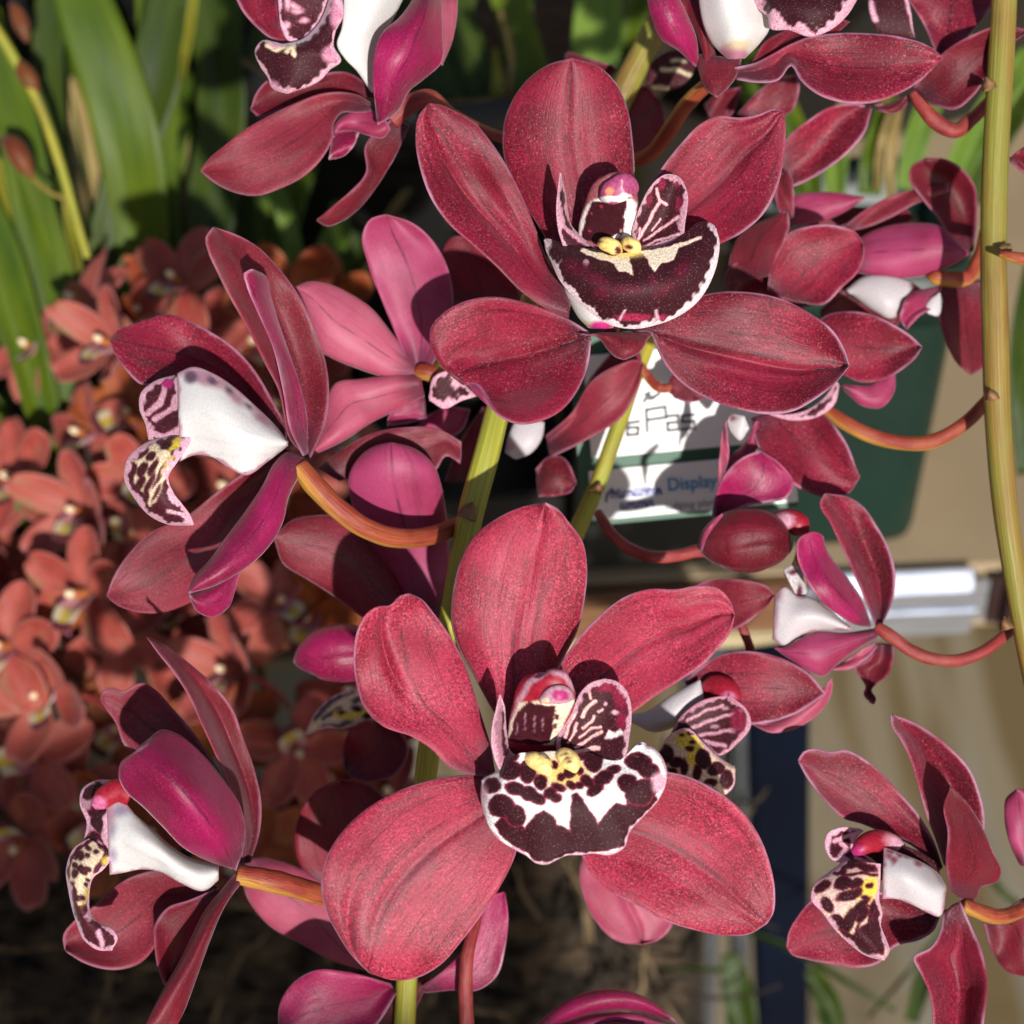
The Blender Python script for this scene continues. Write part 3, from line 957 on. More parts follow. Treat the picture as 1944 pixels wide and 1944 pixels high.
f1throat = F.lip('lip', KI, [(560, 1640), (480, 1560), (400, 1420), (340, 1280), (300, 1100), (300, 950)],
      [(790, 1660), (800, 1560), (820, 1450), (860, 1300), (900, 1150), (900, 1000)], WHITE,
      [('ell', KI, [(660, 1640, 110, 60)], MAGE * 1.6, 4), ('ell', KI, [(540, 1600, 50, 30)], CREAM, 5)],
      [0, 2, 4, 6, 8], mat=MLW, cup=-4, n=(40, 30), th=1.0)
f1cream = [(490, 965), (560, 1010), (720, 1055), (800, 1080), (840, 1150), (910, 1155), (980, 1185), (950, 1060), (935, 985), (1030, 978), (1110, 1040),
           (1130, 1100), (1170, 1150), (1225, 1085), (1350, 1045), (1390, 940), (1480, 900), (1600, 850), (1600, 825), (1450, 880), (1250, 940), (1050, 965), (820, 990), (650, 965), (520, 925)]
F.lip('front_lobe', KI, [(165, 850), (230, 845), (330, 880), (480, 925), (650, 960), (820, 985), (1000, 965), (1200, 930), (1380, 850), (1470, 780), (1540, 715), (1640, 698), (1730, 745)],
      [(165, 850), (175, 930), (225, 1040), (300, 1210), (430, 1370), (600, 1520), (780, 1630), (1000, 1662), (1200, 1622), (1400, 1540), (1560, 1420), (1700, 1200), (1757, 1000), (1762, 850), (1730, 745)],
      DARK, [('poly', KI, f1cream, CREAM * .7 + WHITE * .3, .9, (FRINGE, 1.2)),
             ('ell', KI, [(880, 985, 160, 40)], YELL * .6 + CREAM * .4, 6),
             ('ell', KI, [(540, 1080, 26, 34)], PINK, 1.5), ('stroke', KI, [(14, (200, 880), (420, 905), (640, 965), (820, 1000))], DARK, 1.2),
             ('ell', KI, [(700, 1320, 70, 60), (1150, 1240, 40, 50), (500, 1120, 90, 46), (640, 1210, 120, 40, 30), (900, 1300, 160, 40), (1250, 1300, 120, 40, -30), (420, 1080, 60, 50), (1420, 1130, 80, 50, -50)], FRINGE * .42, 8), ('ell', KI, [(980, 1545, 150, 34), (1210, 1560, 70, 24, -20)], FRINGE * 1.6, 3), ('stroke', KI, [(10, (900, 1480), (860, 1560)), (12, (1180, 1480), (1200, 1560))], PINK, 2)],
      rough=.55, Z=[(7, 6, 5), (10, 12.5, 11), (10.5, 15, 12), (10.5, 15.5, 12), (9, 13, 11.5), (7, 9, 8)], rim=(1.05, PINK * .5 + WHITE * .45), n=(190, 110), parent=f1throat, side='R', th=.9)
F.lip('side_lobe', KI, [(975, 880), (965, 780), (1000, 640), (1050, 510), (1115, 385), (1190, 295), (1270, 250), (1350, 250)],
      [(1040, 975), (1250, 915), (1430, 830), (1450, 700), (1470, 570), (1478, 460), (1450, 350), (1410, 285), (1350, 250)],
      DARK * 1.2, [('stroke', KI, [(13, (1000, 900), (1090, 720), (1150, 600), (1215, 490), (1280, 520)), (11, (1080, 860), (1250, 740), (1400, 640)),
                            (10, (1050, 940), (1180, 870), (1440, 790)), (8, (1020, 860), (1040, 740)), (8, (1150, 760), (1220, 660)), (12, (1215, 490), (1180, 380)),
                            (9, (1060, 960), (1200, 900), (1330, 880))], PINK * .8 + CREAM * .2, 1.2, (FRINGE, 1.2)),
                   ('ell', KI, [(1380, 320, 40, 50), (1230, 330, 30, 60, 20), (1400, 520, 30, 70), (1120, 480, 20, 60, 20)], FRINGE, 2)],
      Z=[(6, 7, 9), (9, 7, 10), (10, 8, 10), (11, 9, 9)], rim=(.75, PINK * .7), n=(90, 60), parent=f1throat, th=.6)
F.lip('side_lobe', KI, [(330, 900), (290, 760), (275, 640), (272, 540), (285, 400), (308, 235)],
      [(640, 930), (480, 800), (405, 710), (378, 600), (355, 430), (308, 235)],
      DARK * 1.3, [('stroke', KI, [(14, (300, 560), (330, 720), (420, 820), (560, 900)), (10, (290, 400), (310, 300)), (12, (380, 760), (470, 860))], PINK * .7, 1.2, (FRINGE, 1.2))],
      Z=[(9, 8, 6), (11, 9, 7), (12, 10, 8), (13, 12, 12)], rim=(.6, PINK * .8), n=(70, 40), parent=f1throat, th=.6)


def f1col(q, u, s):
    c = paint(q, RED * .8 + WHITE * .1, [
        ('poly', KI, [(480, 700), (520, 600), (560, 520), (620, 470), (960, 470), (1010, 520), (1000, 820), (470, 860)], WHITE * .8 + CREAM * .15, 3),
        ('poly', KI, [(600, 500), (920, 490), (860, 780), (640, 880), (500, 830), (540, 650)], DARK * 1.1, 1.3, (FRINGE, .8)),
        ('stroke', KI, [(10, (900, 660), (860, 820))], FRINGE * .6, 1.3),
        ('ell', KI, [(680, 540, 12, 12), (600, 610, 10, 14), (580, 770, 12, 10)], FRINGE * 2, 1.2)])
    return c


c1 = F.column(KI, [(740, 960, 2, 230), (735, 850, 3, 262), (745, 700, 5, 262), (775, 560, 7.5, 246), (795, 440, 10, 228), (810, 340, 12, 185), (815, 270, 13, 110), (815, 240, 12.5, 30)], f1col, .55)
F.column(KI, [(690, 470, 13, 40), (740, 440, 14.5, 95), (830, 390, 15.5, 118), (900, 360, 15.2, 120), (960, 400, 14, 85), (985, 440, 13, 30)],
         lambda q, u, s: paint(q, MAGE * .75 + GREYW * .08, [('poly', KI, [(620, 490), (700, 500), (840, 500), (980, 500), (960, 440), (880, 410), (820, 455), (740, 440), (660, 460)], WHITE, 1.6),
                                        ('ell', KI, [(760, 400, 46, 34, -30)], np.array([.75, .25, .12]), 1.8), ('stroke', KI, [(7, (870, 300), (870, 360), (900, 430))], PINK, 1.5)]),
         .55, 'anther_cap', c1, (60, 50))
for dx, rx in ((760, 110), (955, 80)):
    F.column(KI, [(dx - rx, 885, 9, 10), (dx - rx * .6, 880, 11, 55), (dx, 895, 12.5, 68), (dx + rx * .6, 930, 12.5, 62), (dx + rx, 960, 12, 14)],
             lambda q, u, s: paint(q, YELL * .75 + CREAM * .35, [('ell', KI, [(835, 940, 34, 40), (940, 915, 45, 22), (650, 860, 40, 20)], FRINGE * .5, 2)]), .9, 'callus', f1throat, (24, 18))
F.stalk(KA, [(900, 1190, -3, 26), (920, 1120, -10, 26), (900, 1060, -16, 25), (840, 1040, -20, 24), (740, 1060, -22, 22)], MPED2)

# ---- lower centre flower
F = Flower('largest open rose red flower facing forward, white lip boldly blotched maroon, at the front', .235, KB, (860, 1180))
F.sep(KB, [(790, 950), (720, 840), (650, 710), (595, 610), (570, 520), (575, 400), (600, 290), (650, 190), (740, 115), (850, 65), (935, 50)],
      [(890, 950), (930, 800), (1010, 650), (1060, 550), (1090, 420), (1098, 300), (1080, 200), (1030, 130), (975, 68), (935, 50)],
      [-3, -1, 1, 3, 4], cup=-2.4, m=MF2, n=(54, 40), crease=[(.1, .15, .1, .97, .35, .06), (-.35, -.3, .1, .7, .15, .09)])
F.pet(KB, [(705, 1118), (620, 1105), (560, 1080), (490, 1010), (420, 965), (300, 920), (230, 850), (195, 740), (188, 640), (205, 540), (235, 485), (275, 457), (330, 450), (365, 415), (405, 405)],
      [(740, 1100), (722, 1000), (692, 900), (655, 780), (620, 680), (570, 580), (500, 480), (450, 425), (405, 405)],
      None, Z=[(0, 0, -1), (3, 1, -1.5), (4.5, 1.5, -1), (4, 2, 0), (6, 2.2, 1.5), (4, 4, 3)], m=MF2, n=(60, 44), crease=[(-.25, -.62, .52, .95, 1.4, .10)])
F.pet(KB, [(930, 850), (985, 700), (1020, 640), (1080, 560), (1160, 480), (1250, 415), (1340, 388), (1450, 388), (1530, 374), (1610, 384), (1655, 430), (1673, 490)],
      [(960, 900), (1100, 920), (1270, 872), (1350, 815), (1450, 750), (1540, 690), (1610, 620), (1655, 560), (1673, 490)],
      [-2, 0, 3, 5, 6], cup=1.0, m=MF2, n=(54, 40), crease=[(.05, 0, .1, .95, .6, .08), (-.55, -.5, .6, .95, -.6, .2)])
F.sep(KB, [(790, 1170), (730, 1125), (690, 1112), (600, 1115), (480, 1135), (350, 1180), (230, 1250), (130, 1350), (75, 1450), (60, 1540), (80, 1640), (130, 1740), (180, 1815), (250, 1885)],
      [(850, 1260), (835, 1360), (817, 1430), (770, 1530), (700, 1640), (610, 1760), (530, 1850), (430, 1905), (340, 1912), (250, 1885)],
      None, Z=[(-1, 0, 0), (1, 0, 1), (1.5, 1, 2), (2, 2, 2.5), (3, 3, 2), (2, 3, 0), (-1, 1, 0)], m=MF2, n=(64, 48), crease=[(0, -.1, 0, .75, .45, .07), (-.5, -.62, .65, 1.0, 1.0, .12)])
F.sep(KB, [(1050, 1180), (1200, 1130), (1370, 1098), (1470, 1112), (1580, 1160), (1690, 1240), (1770, 1350), (1815, 1470), (1832, 1580), (1825, 1650), (1800, 1692)],
      [(1020, 1300), (1045, 1370), (1075, 1425), (1110, 1490), (1180, 1560), (1290, 1620), (1400, 1680), (1520, 1718), (1630, 1738), (1730, 1733), (1800, 1692)],
      None, Z=[(-1, 0, 0), (1, 0, 1), (2, .5, 2), (3, 1, 1), (3, 1.5, 0), (1, 1, 0)], m=MF2, n=(60, 44), crease=[(.0, .1, .1, .9, .3, .07), (.45, .4, .3, .9, .2, .1)])
f2throat = F.lip('lip', KJ, [(330, 1060), (350, 960), (360, 850), (380, 760)], [(1250, 1000), (1120, 900), (1000, 840), (900, 760)], FRINGE * .3,
      [('ell', KJ, [(600, 1000, 60, 200)], DARK, 6)], [9, 6, 3, 0], n=(24, 30), th=1.0)
f2band = [(290, 1500), (330, 1440), (400, 1400), (470, 1450), (530, 1545), (580, 1480), (620, 1420), (690, 1395), (760, 1430), (800, 1510), (870, 1530), (912, 1570), (930, 1260), (960, 1250), (1060, 1370),
          (1150, 1512), (1200, 1430), (1300, 1330), (1390, 1345), (1395, 1250), (1560, 1200), (1640, 1280), (1560, 1400), (1425, 1530), (1385, 1675), (1240, 1710), (1080, 1735), (980, 1765), (830, 1785),
          (700, 1835), (610, 1800), (560, 1740), (450, 1690), (370, 1620), (320, 1570)]
f2ell = [(260, 1180, 62, 52), (335, 1345, 98, 88), (455, 1430, 75, 82), (405, 1050, 85, 75), (400, 930, 60, 50), (548, 1060, 66, 92), (660, 1150, 53, 58), (450, 1205, 78, 46, 15), (555, 1245, 70, 50, 25), (640, 1290, 55, 40, 10),
         (740, 1245, 45, 40), (790, 1280, 40, 30), (810, 1195, 45, 24, 20), (900, 1075, 46, 42, -30), (835, 1108, 28, 26), (775, 1010, 26, 26), (918, 1180, 32, 26, 30), (985, 1180, 30, 22), (990, 1060, 22, 26),
         (1055, 1150, 58, 40, 40), (1120, 1215, 66, 38, -30), (1190, 1120, 80, 50, -25), (1280, 1050, 50, 30, -15), (1105, 980, 72, 82), (1030, 930, 70, 32), (1490, 980, 105, 72, 15), (1570, 1050, 78, 56), (1400, 1165, 78, 72), (1490, 1240, 110, 95), (1560, 1195, 75, 72)]
F.lip('front_lobe', KJ, [(160, 1130), (240, 1100), (330, 1060), (390, 960), (480, 905), (600, 905), (760, 890), (900, 900), (1040, 900), (1200, 960), (1340, 960), (1420, 880), (1480, 825), (1560, 830)],
      [(160, 1130), (150, 1230), (175, 1400), (230, 1540), (300, 1630), (430, 1715), (540, 1775), (620, 1835), (700, 1848), (800, 1805), (880, 1770), (1000, 1765), (1100, 1752), (1250, 1765), (1370, 1700), (1415, 1570), (1530, 1440), (1650, 1310), (1725, 1150), (1728, 1030), (1680, 920), (1610, 850), (1560, 830)],
      WHITE, [('ell', KJ, [(850, 1050, 270, 160)], CREAM, 14), ('ell', KJ, [(870, 1080, 150, 110)], YELL * .8 + CREAM * .3, 12),
              ('poly', KJ, f2band, DARK, 1.2, FR), ('ell', KJ, f2ell, DARK, 1.2, FR),
              ('ell', KJ, [(1660, 1150, 60, 80), (190, 1260, 30, 60)], PINK, 6)],
      Z=[(9, 8, 6), (11, 13, 11), (10, 15, 13), (10, 16, 13.5), (10, 15, 13), (11, 13, 11), (10, 9, 8)], rim=(.42, PINK * .75 + GREYW * .2), n=(200, 130), side='R', parent=f2throat, th=.9, rough=.3)
F.lip('side_lobe', KJ, [(790, 900), (800, 760), (870, 620), (940, 500), (990, 390), (1080, 300), (1200, 265)],
      [(940, 930), (1120, 975), (1330, 985), (1390, 890), (1412, 760), (1432, 600), (1425, 480), (1390, 370), (1310, 290), (1200, 265)],
      DARK * 1.2, [('stroke', KJ, [(12, (870, 760), (905, 640), (960, 540)), (15, (1010, 580), (1050, 510), (1120, 450)), (9, (1080, 430), (1080, 380)), (9, (930, 740), (970, 640)), (10, (1020, 680), (1100, 620), (1110, 580)),
                            (9, (990, 760), (1080, 690), (1180, 670)), (12, (960, 850), (1080, 770), (1180, 710)), (20, (960, 900), (1060, 870), (1150, 855)), (9, (1150, 540), (1190, 520)), (8, (900, 800), (960, 700))], PINK * .6 + CREAM * .35, 1.2, (FRINGE, 1.3)),
                   ('poly', KJ, [(1210, 780), (1240, 700), (1300, 720), (1340, 690), (1380, 740), (1330, 750), (1270, 770)], WHITE * .9, 1.3, (FRINGE, 2)),
                   ('ell', KJ, [(1300, 550, 34, 18), (1210, 470, 14, 14)], PINK, 2), ('ell', KJ, [(1340, 420, 60, 120, -15), (1360, 620, 50, 70), (1250, 330, 120, 40)], FRINGE * 1.1, 6)],
      Z=[(5, 7, 10), (8, 8, 11), (9.5, 9, 11), (11, 11, 11)], rim=(.6, PINK * .75), n=(110, 80), parent=f2throat, th=.6)
F.lip('side_lobe', KJ, [(330, 1090), (275, 970), (240, 820), (250, 650), (280, 520), (310, 400)],
      [(520, 960), (400, 880), (368, 740), (356, 600), (345, 480), (310, 400)], PINK * .6 + RED * .2,
      [('stroke', KJ, [(26, (480, 960), (390, 850), (352, 700), (345, 560)), (14, (330, 700), (345, 900))], DARK, 1.6, (FRINGE, 2))],
      Z=[(10, 9, 6), (12, 9.5, 7), (13, 10, 8), (13, 12, 12)], rim=(.5, PINK), n=(70, 36), parent=f2throat, th=.6)


def f2col(q, u, s):
    return paint(q, RED, [
        ('stroke', KJ, [(24, (380, 760), (470, 460), (560, 300), (720, 190), (860, 230), (975, 380))], PINK * .7, 4),
        ('poly', KJ, [(370, 800), (400, 620), (480, 470), (560, 460), (960, 440), (860, 640), (770, 830)], CREAM * .6 + WHITE * .3, 2.5),
        ('poly', KJ, [(450, 560), (560, 458), (610, 482), (785, 500), (740, 800), (640, 830), (385, 800)], DARK * 1.35, 1.2, (FRINGE, .8)),
        ('ell', KJ, [(795, 590, 18, 24), (785, 665, 16, 24)], FRINGE * .5, 1.2),
        ('stroke', KJ, [(5, (530, 560), (520, 700)), (5, (610, 580), (600, 720)), (5, (680, 590), (670, 700)), (4, (460, 640), (450, 740))], PINK * .5, 1.3)])


c2 = F.column(KJ, [(590, 900, 1, 215), (590, 800, 3, 215), (615, 660, 5, 232), (655, 540, 7.5, 246), (700, 420, 10, 258), (745, 320, 12, 215), (760, 240, 13, 130), (745, 190, 12.5, 40)], f2col, .55)
F.column(KJ, [(650, 455, 13, 20), (700, 430, 14.2, 52), (780, 400, 15, 80), (850, 400, 14.8, 78), (910, 420, 13.6, 45), (935, 430, 13, 14)],
         lambda q, u, s: paint(q, PINK * .75, [('ell', KJ, [(825, 405, 75, 45, 15)], MAGE, 2.5), ('ell', KJ, [(700, 450, 34, 24)], CREAM, 2)]), .55, 'anther_cap', c2, (60, 50))
for dx, dy, rx, ry in ((650, 980, 150, 66), (895, 950, 100, 70)):
    F.column(KJ, [(dx - rx, dy - 40, 9, 14), (dx - rx * .5, dy - 30, 11.5, ry), (dx, dy, 12.4, ry * 1.2), (dx + rx * .4, dy + 60, 13.0, ry), (dx + rx * .55, dy + 120, 13.2, 14)],
             lambda q, u, s: paint(q, YELL * .6 + CREAM * .45, [('ell', KJ, [(860, 905, 26, 12, -20), (890, 940, 30, 14, -20), (900, 970, 20, 14), (775, 1010, 26, 26), (660, 905, 16, 12), (720, 935, 18, 10)], FRINGE * .5, 1.5)]), .9, 'callus', f2throat, (26, 20))
F.stalk(KB, [(880, 1230, -4, 34), (760, 1300, -14, 34), (620, 1330, -24, 30), (540, 1340, -32, 28)], MPED)

# ---- left side-on flower (middle)
F = Flower('side-on dark red flower at left, white lip with spotted curled tip, arching orange stalk', .252, KC, (950, 1110))
F.sep(KC, [(960, 1120), (890, 1040), (868, 940), (845, 830), (780, 700), (690, 520), (620, 400), (560, 280), (520, 190), (508, 120), (545, 75)],
      [(985, 1142), (1040, 1030), (1072, 880), (1060, 700), (1010, 550), (930, 380), (840, 260), (740, 160), (640, 105), (545, 75)],
      None, Z=[(-2, -3, -3), (0, -5, -4), (2, -6, -5), (4, -4, -3), (5, 1, -1), (5, 4, 3)], m=MBR, n=(40, 26))
F.pet(KC, [(955, 1125), (895, 1000), (865, 830), (815, 620), (745, 460), (695, 340), (683, 285), (725, 268)],
      [(978, 1110), (970, 920), (925, 750), (880, 620), (840, 500), (805, 380), (785, 300), (725, 268)], None,
      Z=[(0, 0, -1), (4, 2, -1), (7, 3, 0), (9, 5, 1), (11, 7, 3), (12, 10, 8)], m=MMG, n=(40, 20))
F.pet(KC, [(880, 1060), (870, 980), (820, 880), (700, 690), (640, 630), (520, 550), (420, 500), (330, 475), (250, 495), (170, 522), (100, 550), (70, 595)],
      [(860, 1050), (720, 920), (520, 840), (320, 810), (200, 790), (150, 740), (105, 680), (70, 595)], None,
      Z=[(-4, -4, -4), (-7, -8, -7), (-9, -10, -6), (-10, -10, -5), (-10, -8, -6), (-8, -8, -8)], n=(42, 28))
F.sep(KC, [(860, 1080), (700, 1190), (560, 1290), (420, 1400), (250, 1480), (150, 1580), (80, 1690), (55, 1765)],
      [(920, 1120), (830, 1300), (720, 1470), (650, 1620), (560, 1700), (430, 1800), (280, 1846), (160, 1832), (90, 1800), (55, 1765)],
      [-4, -7, -9, -9], cup=1.5, m=MBR, n=(40, 28))
F.sep(KC, [(945, 1125), (885, 1106), (830, 1150), (770, 1260), (690, 1380), (600, 1500), (520, 1610), (450, 1690), (430, 1755)],
      [(985, 1170), (930, 1230), (890, 1310), (865, 1420), (820, 1510), (740, 1600), (650, 1665), (560, 1715), (430, 1755)],
      [2, 7, 10, 12, 12], cup=-2.5, m=MMG, back=MF1, n=(40, 24))
F.sep(KC, [(430, 1750), (500, 1735), (590, 1700), (670, 1640)], [(432, 1765), (470, 1838), (540, 1862), (610, 1822), (645, 1740), (670, 1640)],
      [11, 9, 7], cup=-1, m=MMG, name='sepal_tip', n=(22, 18))
f3 = F.lip('lip', KC, [(378, 745), (450, 716), (540, 745), (640, 810), (740, 900), (830, 990), (885, 1060)],
      [(390, 1150), (450, 1122), (540, 1130), (620, 1180), (690, 1212), (790, 1150), (885, 1075)], WHITE,
      [('ell', KC, [(640, 860, 60, 24, 40), (760, 960, 60, 22, 42), (500, 770, 140, 34, 20)], PINK * .7, 8), ('ell', KC, [(445, 770, 28, 30), (540, 785, 24, 18, 30), (610, 830, 22, 14, 40), (700, 905, 20, 12, 40)], np.array([.14, .08, .12]), 5),
       ('ell', KC, [(690, 1200, 10, 8)], FRINGE * .5, 2), ('stroke', KC, [(3, (860, 1060), (700, 960), (560, 850)), (3, (860, 1070), (680, 1010), (500, 930)), (3, (850, 1080), (660, 1070), (470, 1030)), (3, (800, 1110), (640, 1120), (450, 1090))], WHITE * .82 + PINK * .1, 4)],
      Z=[(3, 6, 3), (5, 9.5, 6), (4, 9, 6), (1, 5, 2)], mat=MLW, rim=(.6, PINK), n=(60, 44), th=1.0, base_edge=True)
F.lip('side_lobe', KC, [(365, 755), (270, 785), (210, 840), (205, 900), (235, 985), (250, 1070)], [(392, 770), (410, 860), (440, 960), (400, 1005), (440, 1050), (420, 1090)],
      DARK * 1.6, [('stroke', KC, [(13, (330, 800), (310, 880), (250, 930)), (12, (280, 960), (330, 930), (400, 880)), (14, (240, 1020), (330, 1040), (400, 1000)), (16, (380, 860), (370, 900))], PINK * .85, 1.4, (FRINGE, 1.2)),
                   ('ell', KC, [(340, 790, 30, 30)], MAGE, 4)],
      Z=[(-1, 1, 3), (-2, 1, 5), (-1, 2, 6), (2, 4, 6)], rim=(.9, PINK), n=(70, 44), parent=f3)
F.lip('front_lobe', KC, [(330, 1030), (235, 1065), (150, 1140), (135, 1220), (185, 1320), (250, 1395), (330, 1435), (452, 1442)],
      [(450, 1020), (425, 1080), (380, 1150), (338, 1225), (360, 1290), (405, 1350), (440, 1400), (452, 1436)],
      DARK * 1.6, [('poly', KC, [(280, 1075), (350, 1110), (345, 1190), (310, 1250), (285, 1330), (255, 1350), (235, 1290), (195, 1270), (185, 1200), (165, 1170), (200, 1110)], CREAM * .8 + PINK * .1, 2.2, (FRINGE * .7, 1)),
                   ('ell', KC, [(215, 1120, 40, 18, -30), (180, 1185, 22, 30), (225, 1190, 20, 34, 30), (215, 1250, 18, 34, 25), (262, 1130, 26, 15, -40), (270, 1180, 12, 40, 28), (255, 1250, 11, 52, 24), (300, 1210, 9, 60, 28), (240, 1310, 14, 30, 10), (285, 1290, 8, 34, 24)], DARK * 1.5, 1.8, (FRINGE * .6, .8)),
                   ('ell', KC, [(375, 1075, 40, 20, -40), (345, 1145, 40, 12, -55), (320, 1190, 26, 9, -58)], YELL * .75, 3), ('ell', KC, [(330, 1085, 34, 14, -30), (365, 1110, 18, 10, -40)], DARK, 2),
                   ('stroke', KC, [(7, (340, 1375), (390, 1385), (425, 1415))], PINK, 1.5)],
      Z=[(2, 4, 6), (3, 6, 7), (3, 7, 7), (2, 6, 6), (3, 4, 4)], rim=(1.0, PINK), n=(90, 50), parent=f3)
F.stalk(KC, [(935, 1165, 3, 40), (1000, 1250, 3, 50), (1120, 1370, 2, 48), (1250, 1460, 0, 48), (1380, 1500, -3, 46), (1540, 1490, -8, 44), (1700, 1425, -16, 34)])

# ---- lower left side-on flower
F = Flower('side-on flower at lower left with cupped magenta petal over its white lip', .248, KD, (940, 1190))
F.sep(KD, [(955, 1160), (962, 1000), (930, 870), (880, 750), (820, 610), (760, 480), (700, 350), (620, 230), (545, 135), (505, 75)],
      [(1000, 1155), (1042, 1020), (1052, 880), (1022, 720), (965, 560), (920, 430), (850, 330), (740, 230), (640, 150), (560, 95), (505, 75)],
      None, Z=[(-2, -3, -3), (0, -5, -5), (1, -6, -6), (2, -5, -4), (4, 0, -1), (5, 4, 3)], m=MBR, back=MRD, n=(42, 24))
F.pet(KD, [(900, 800), (800, 640), (730, 540), (620, 410), (540, 325), (480, 293), (430, 310), (395, 336), (335, 315), (295, 330), (278, 375)],
      [(850, 900), (700, 760), (560, 680), (450, 640), (400, 600), (350, 480), (310, 425), (278, 375)], [-8, -10, -11, -9], m=MBR, cup=1.5, n=(36, 24))
F.pet(KD, [(930, 1195), (962, 1100), (976, 1000), (950, 880), (880, 770), (800, 670), (720, 590), (640, 535), (575, 520), (530, 548), (497, 602), (440, 630)],
      [(905, 1185), (790, 1145), (680, 1085), (580, 985), (480, 885), (400, 812), (368, 740), (382, 670), (440, 630)], None,
      Z=[(3, 3, 3), (4, 10, 6), (6, 14, 9), (7, 15, 10), (8, 13, 10), (9, 10, 10)], m=MMG, n=(46, 34))
f4 = F.lip('lip', KD, [(310, 890), (370, 855), (450, 930), (530, 1000), (620, 1080), (720, 1140), (850, 1170)],
      [(325, 1215), (390, 1205), (480, 1188), (570, 1200), (660, 1250), (780, 1290), (845, 1240)], WHITE,
      [('ell', KD, [(380, 910, 40, 30), (340, 1000, 20, 40), (345, 1110, 20, 30)], np.array([.40, .32, .44]), 9), ('ell', KD, [(330, 930, 24, 60), (400, 870, 40, 14)], PINK, 6), ('stroke', KD, [(3, (820, 1200), (600, 1120), (420, 980)), (3, (820, 1220), (600, 1160), (400, 1060)), (3, (800, 1240), (560, 1190), (380, 1140))], WHITE * .82 + PINK * .1, 4)],
      Z=[(2, 4, 1), (3, 7, 3), (2, 6, 3), (0, 3, 1)], mat=MLW, rim=(.5, PINK * .8 + WHITE * .2), n=(54, 36), th=1.0, base_edge=True)
F.lip('side_lobe', KD, [(340, 762), (255, 765), (190, 810), (182, 870), (215, 970), (200, 1050)], [(400, 800), (345, 860), (315, 930), (315, 1010), (335, 1090), (345, 1140)],
      PINK * .6, [('ell', KD, rndspots(KD, 200, 790, 330, 1100, 16, 16, 30, 5), DARK, 1.6, (FRINGE, 2)), ('ell', KD, [(230, 820, 45, 40), (275, 960, 36, 40)], DARK, 2)],
      Z=[(-3, -1, 1), (-4, -1, 2), (-2, 0, 3), (0, 2, 3)], rim=(.7, PINK), n=(60, 40), parent=f4)
F.lip('front_lobe', KD, [(225, 1040), (155, 1085), (118, 1180), (130, 1300), (165, 1440), (205, 1530), (265, 1575), (335, 1578)],
      [(345, 1120), (295, 1190), (245, 1230), (225, 1320), (235, 1405), (275, 1450), (335, 1475), (362, 1515), (335, 1578)],
      DARK * 1.8, [('poly', KD, [(250, 1060), (300, 1110), (250, 1180), (215, 1260), (205, 1350), (178, 1360), (172, 1280), (140, 1240), (150, 1150), (200, 1090)], CREAM * .75 + PINK * .15, 2, (FRINGE, 1)),
                   ('ell', KD, [(310, 1150, 26, 20), (215, 1290, 14, 60, 20)], YELL * .7, 4), ('ell', KD, rndspots(KD, 140, 1070, 270, 1330, 15, 9, 19, 8) + [(300, 1080, 34, 22), (180, 1120, 24, 18), (165, 1210, 16, 24), (215, 1190, 20, 14)], DARK * 1.4, 1.8),
                   ('stroke', KD, [(10, (270, 1490), (295, 1535), (290, 1575))], PINK, 2)],
      Z=[(1, 2, 3), (2, 5, 4), (2, 6, 4), (3, 6, 5), (6, 7, 7)], rim=(.7, PINK), n=(80, 44), parent=f4)
F.column(KD, [(430, 830, 2, 62), (380, 810, 2, 60), (320, 830, 2, 55), (275, 865, 2, 44), (245, 885, 2, 20)], lambda q, u, s: paint(q, RED, [('ell', KD, [(265, 880, 44, 40)], MAGE * .8 + PINK * .3, 4)]), .8, n=(26, 20))
F.sep(KD, [(850, 1270), (620, 1190), (420, 1230), (240, 1370), (150, 1440), (100, 1510), (112, 1580)],
      [(820, 1300), (700, 1400), (570, 1460), (540, 1560), (470, 1640), (360, 1672), (230, 1650), (150, 1610), (112, 1580)], [-6, -9, -10, -8], cup=1, m=MBR, n=(36, 24))
F.sep(KD, [(820, 1290), (700, 1340), (600, 1375), (540, 1460), (540, 1560), (560, 1680), (585, 1745)], [(880, 1280), (830, 1400), (770, 1520), (690, 1650), (620, 1745)], [-3, -5, -5], cup=2, m=MRD, n=(30, 20), name='sepal_fold')
F.sep(KD, [(930, 1200), (860, 1290), (780, 1390), (720, 1510), (650, 1650), (580, 1770), (490, 1950)], [(975, 1230), (880, 1360), (810, 1520), (745, 1700), (690, 1850), (640, 1960)],
      [1, 4, 6, 7], cup=-2, m=MRD, back=MRD, n=(40, 20))
F.stalk(KD, [(940, 1215, 0, 46), (1050, 1235, 0, 54), (1200, 1270, -2, 54), (1350, 1315, -6, 50), (1500, 1345, -14, 46)])

# ---- lower right flower
F = Flower('three-quarter dark red flower at lower right with grey-white lip flank and yellow spotted throat', .258, KF, (1240, 1200))
F.sep(KF, [(1215, 1000), (1170, 860), (1110, 700), (1060, 520), (1020, 390), (960, 260), (905, 170), (905, 112)],
      [(1300, 1020), (1430, 880), (1452, 720), (1420, 570), (1360, 430), (1260, 320), (1120, 210), (1010, 150), (905, 112)],
      None, Z=[(-3, -4, -4), (0, -7, -5), (1, -8, -4), (3, -4, -1), (4, 3, 3)], m=MF1, n=(40, 28))
F.pet(KF, [(1250, 1150), (1225, 1000), (1235, 800), (1212, 650), (1250, 540)], [(1330, 1200), (1400, 1200), (1425, 1130), (1530, 1090), (1548, 1050), (1500, 920), (1430, 760), (1370, 660), (1310, 590), (1250, 540)],
      [0, 2, 4, 5], tilt=-4, m=MRD, n=(36, 24))
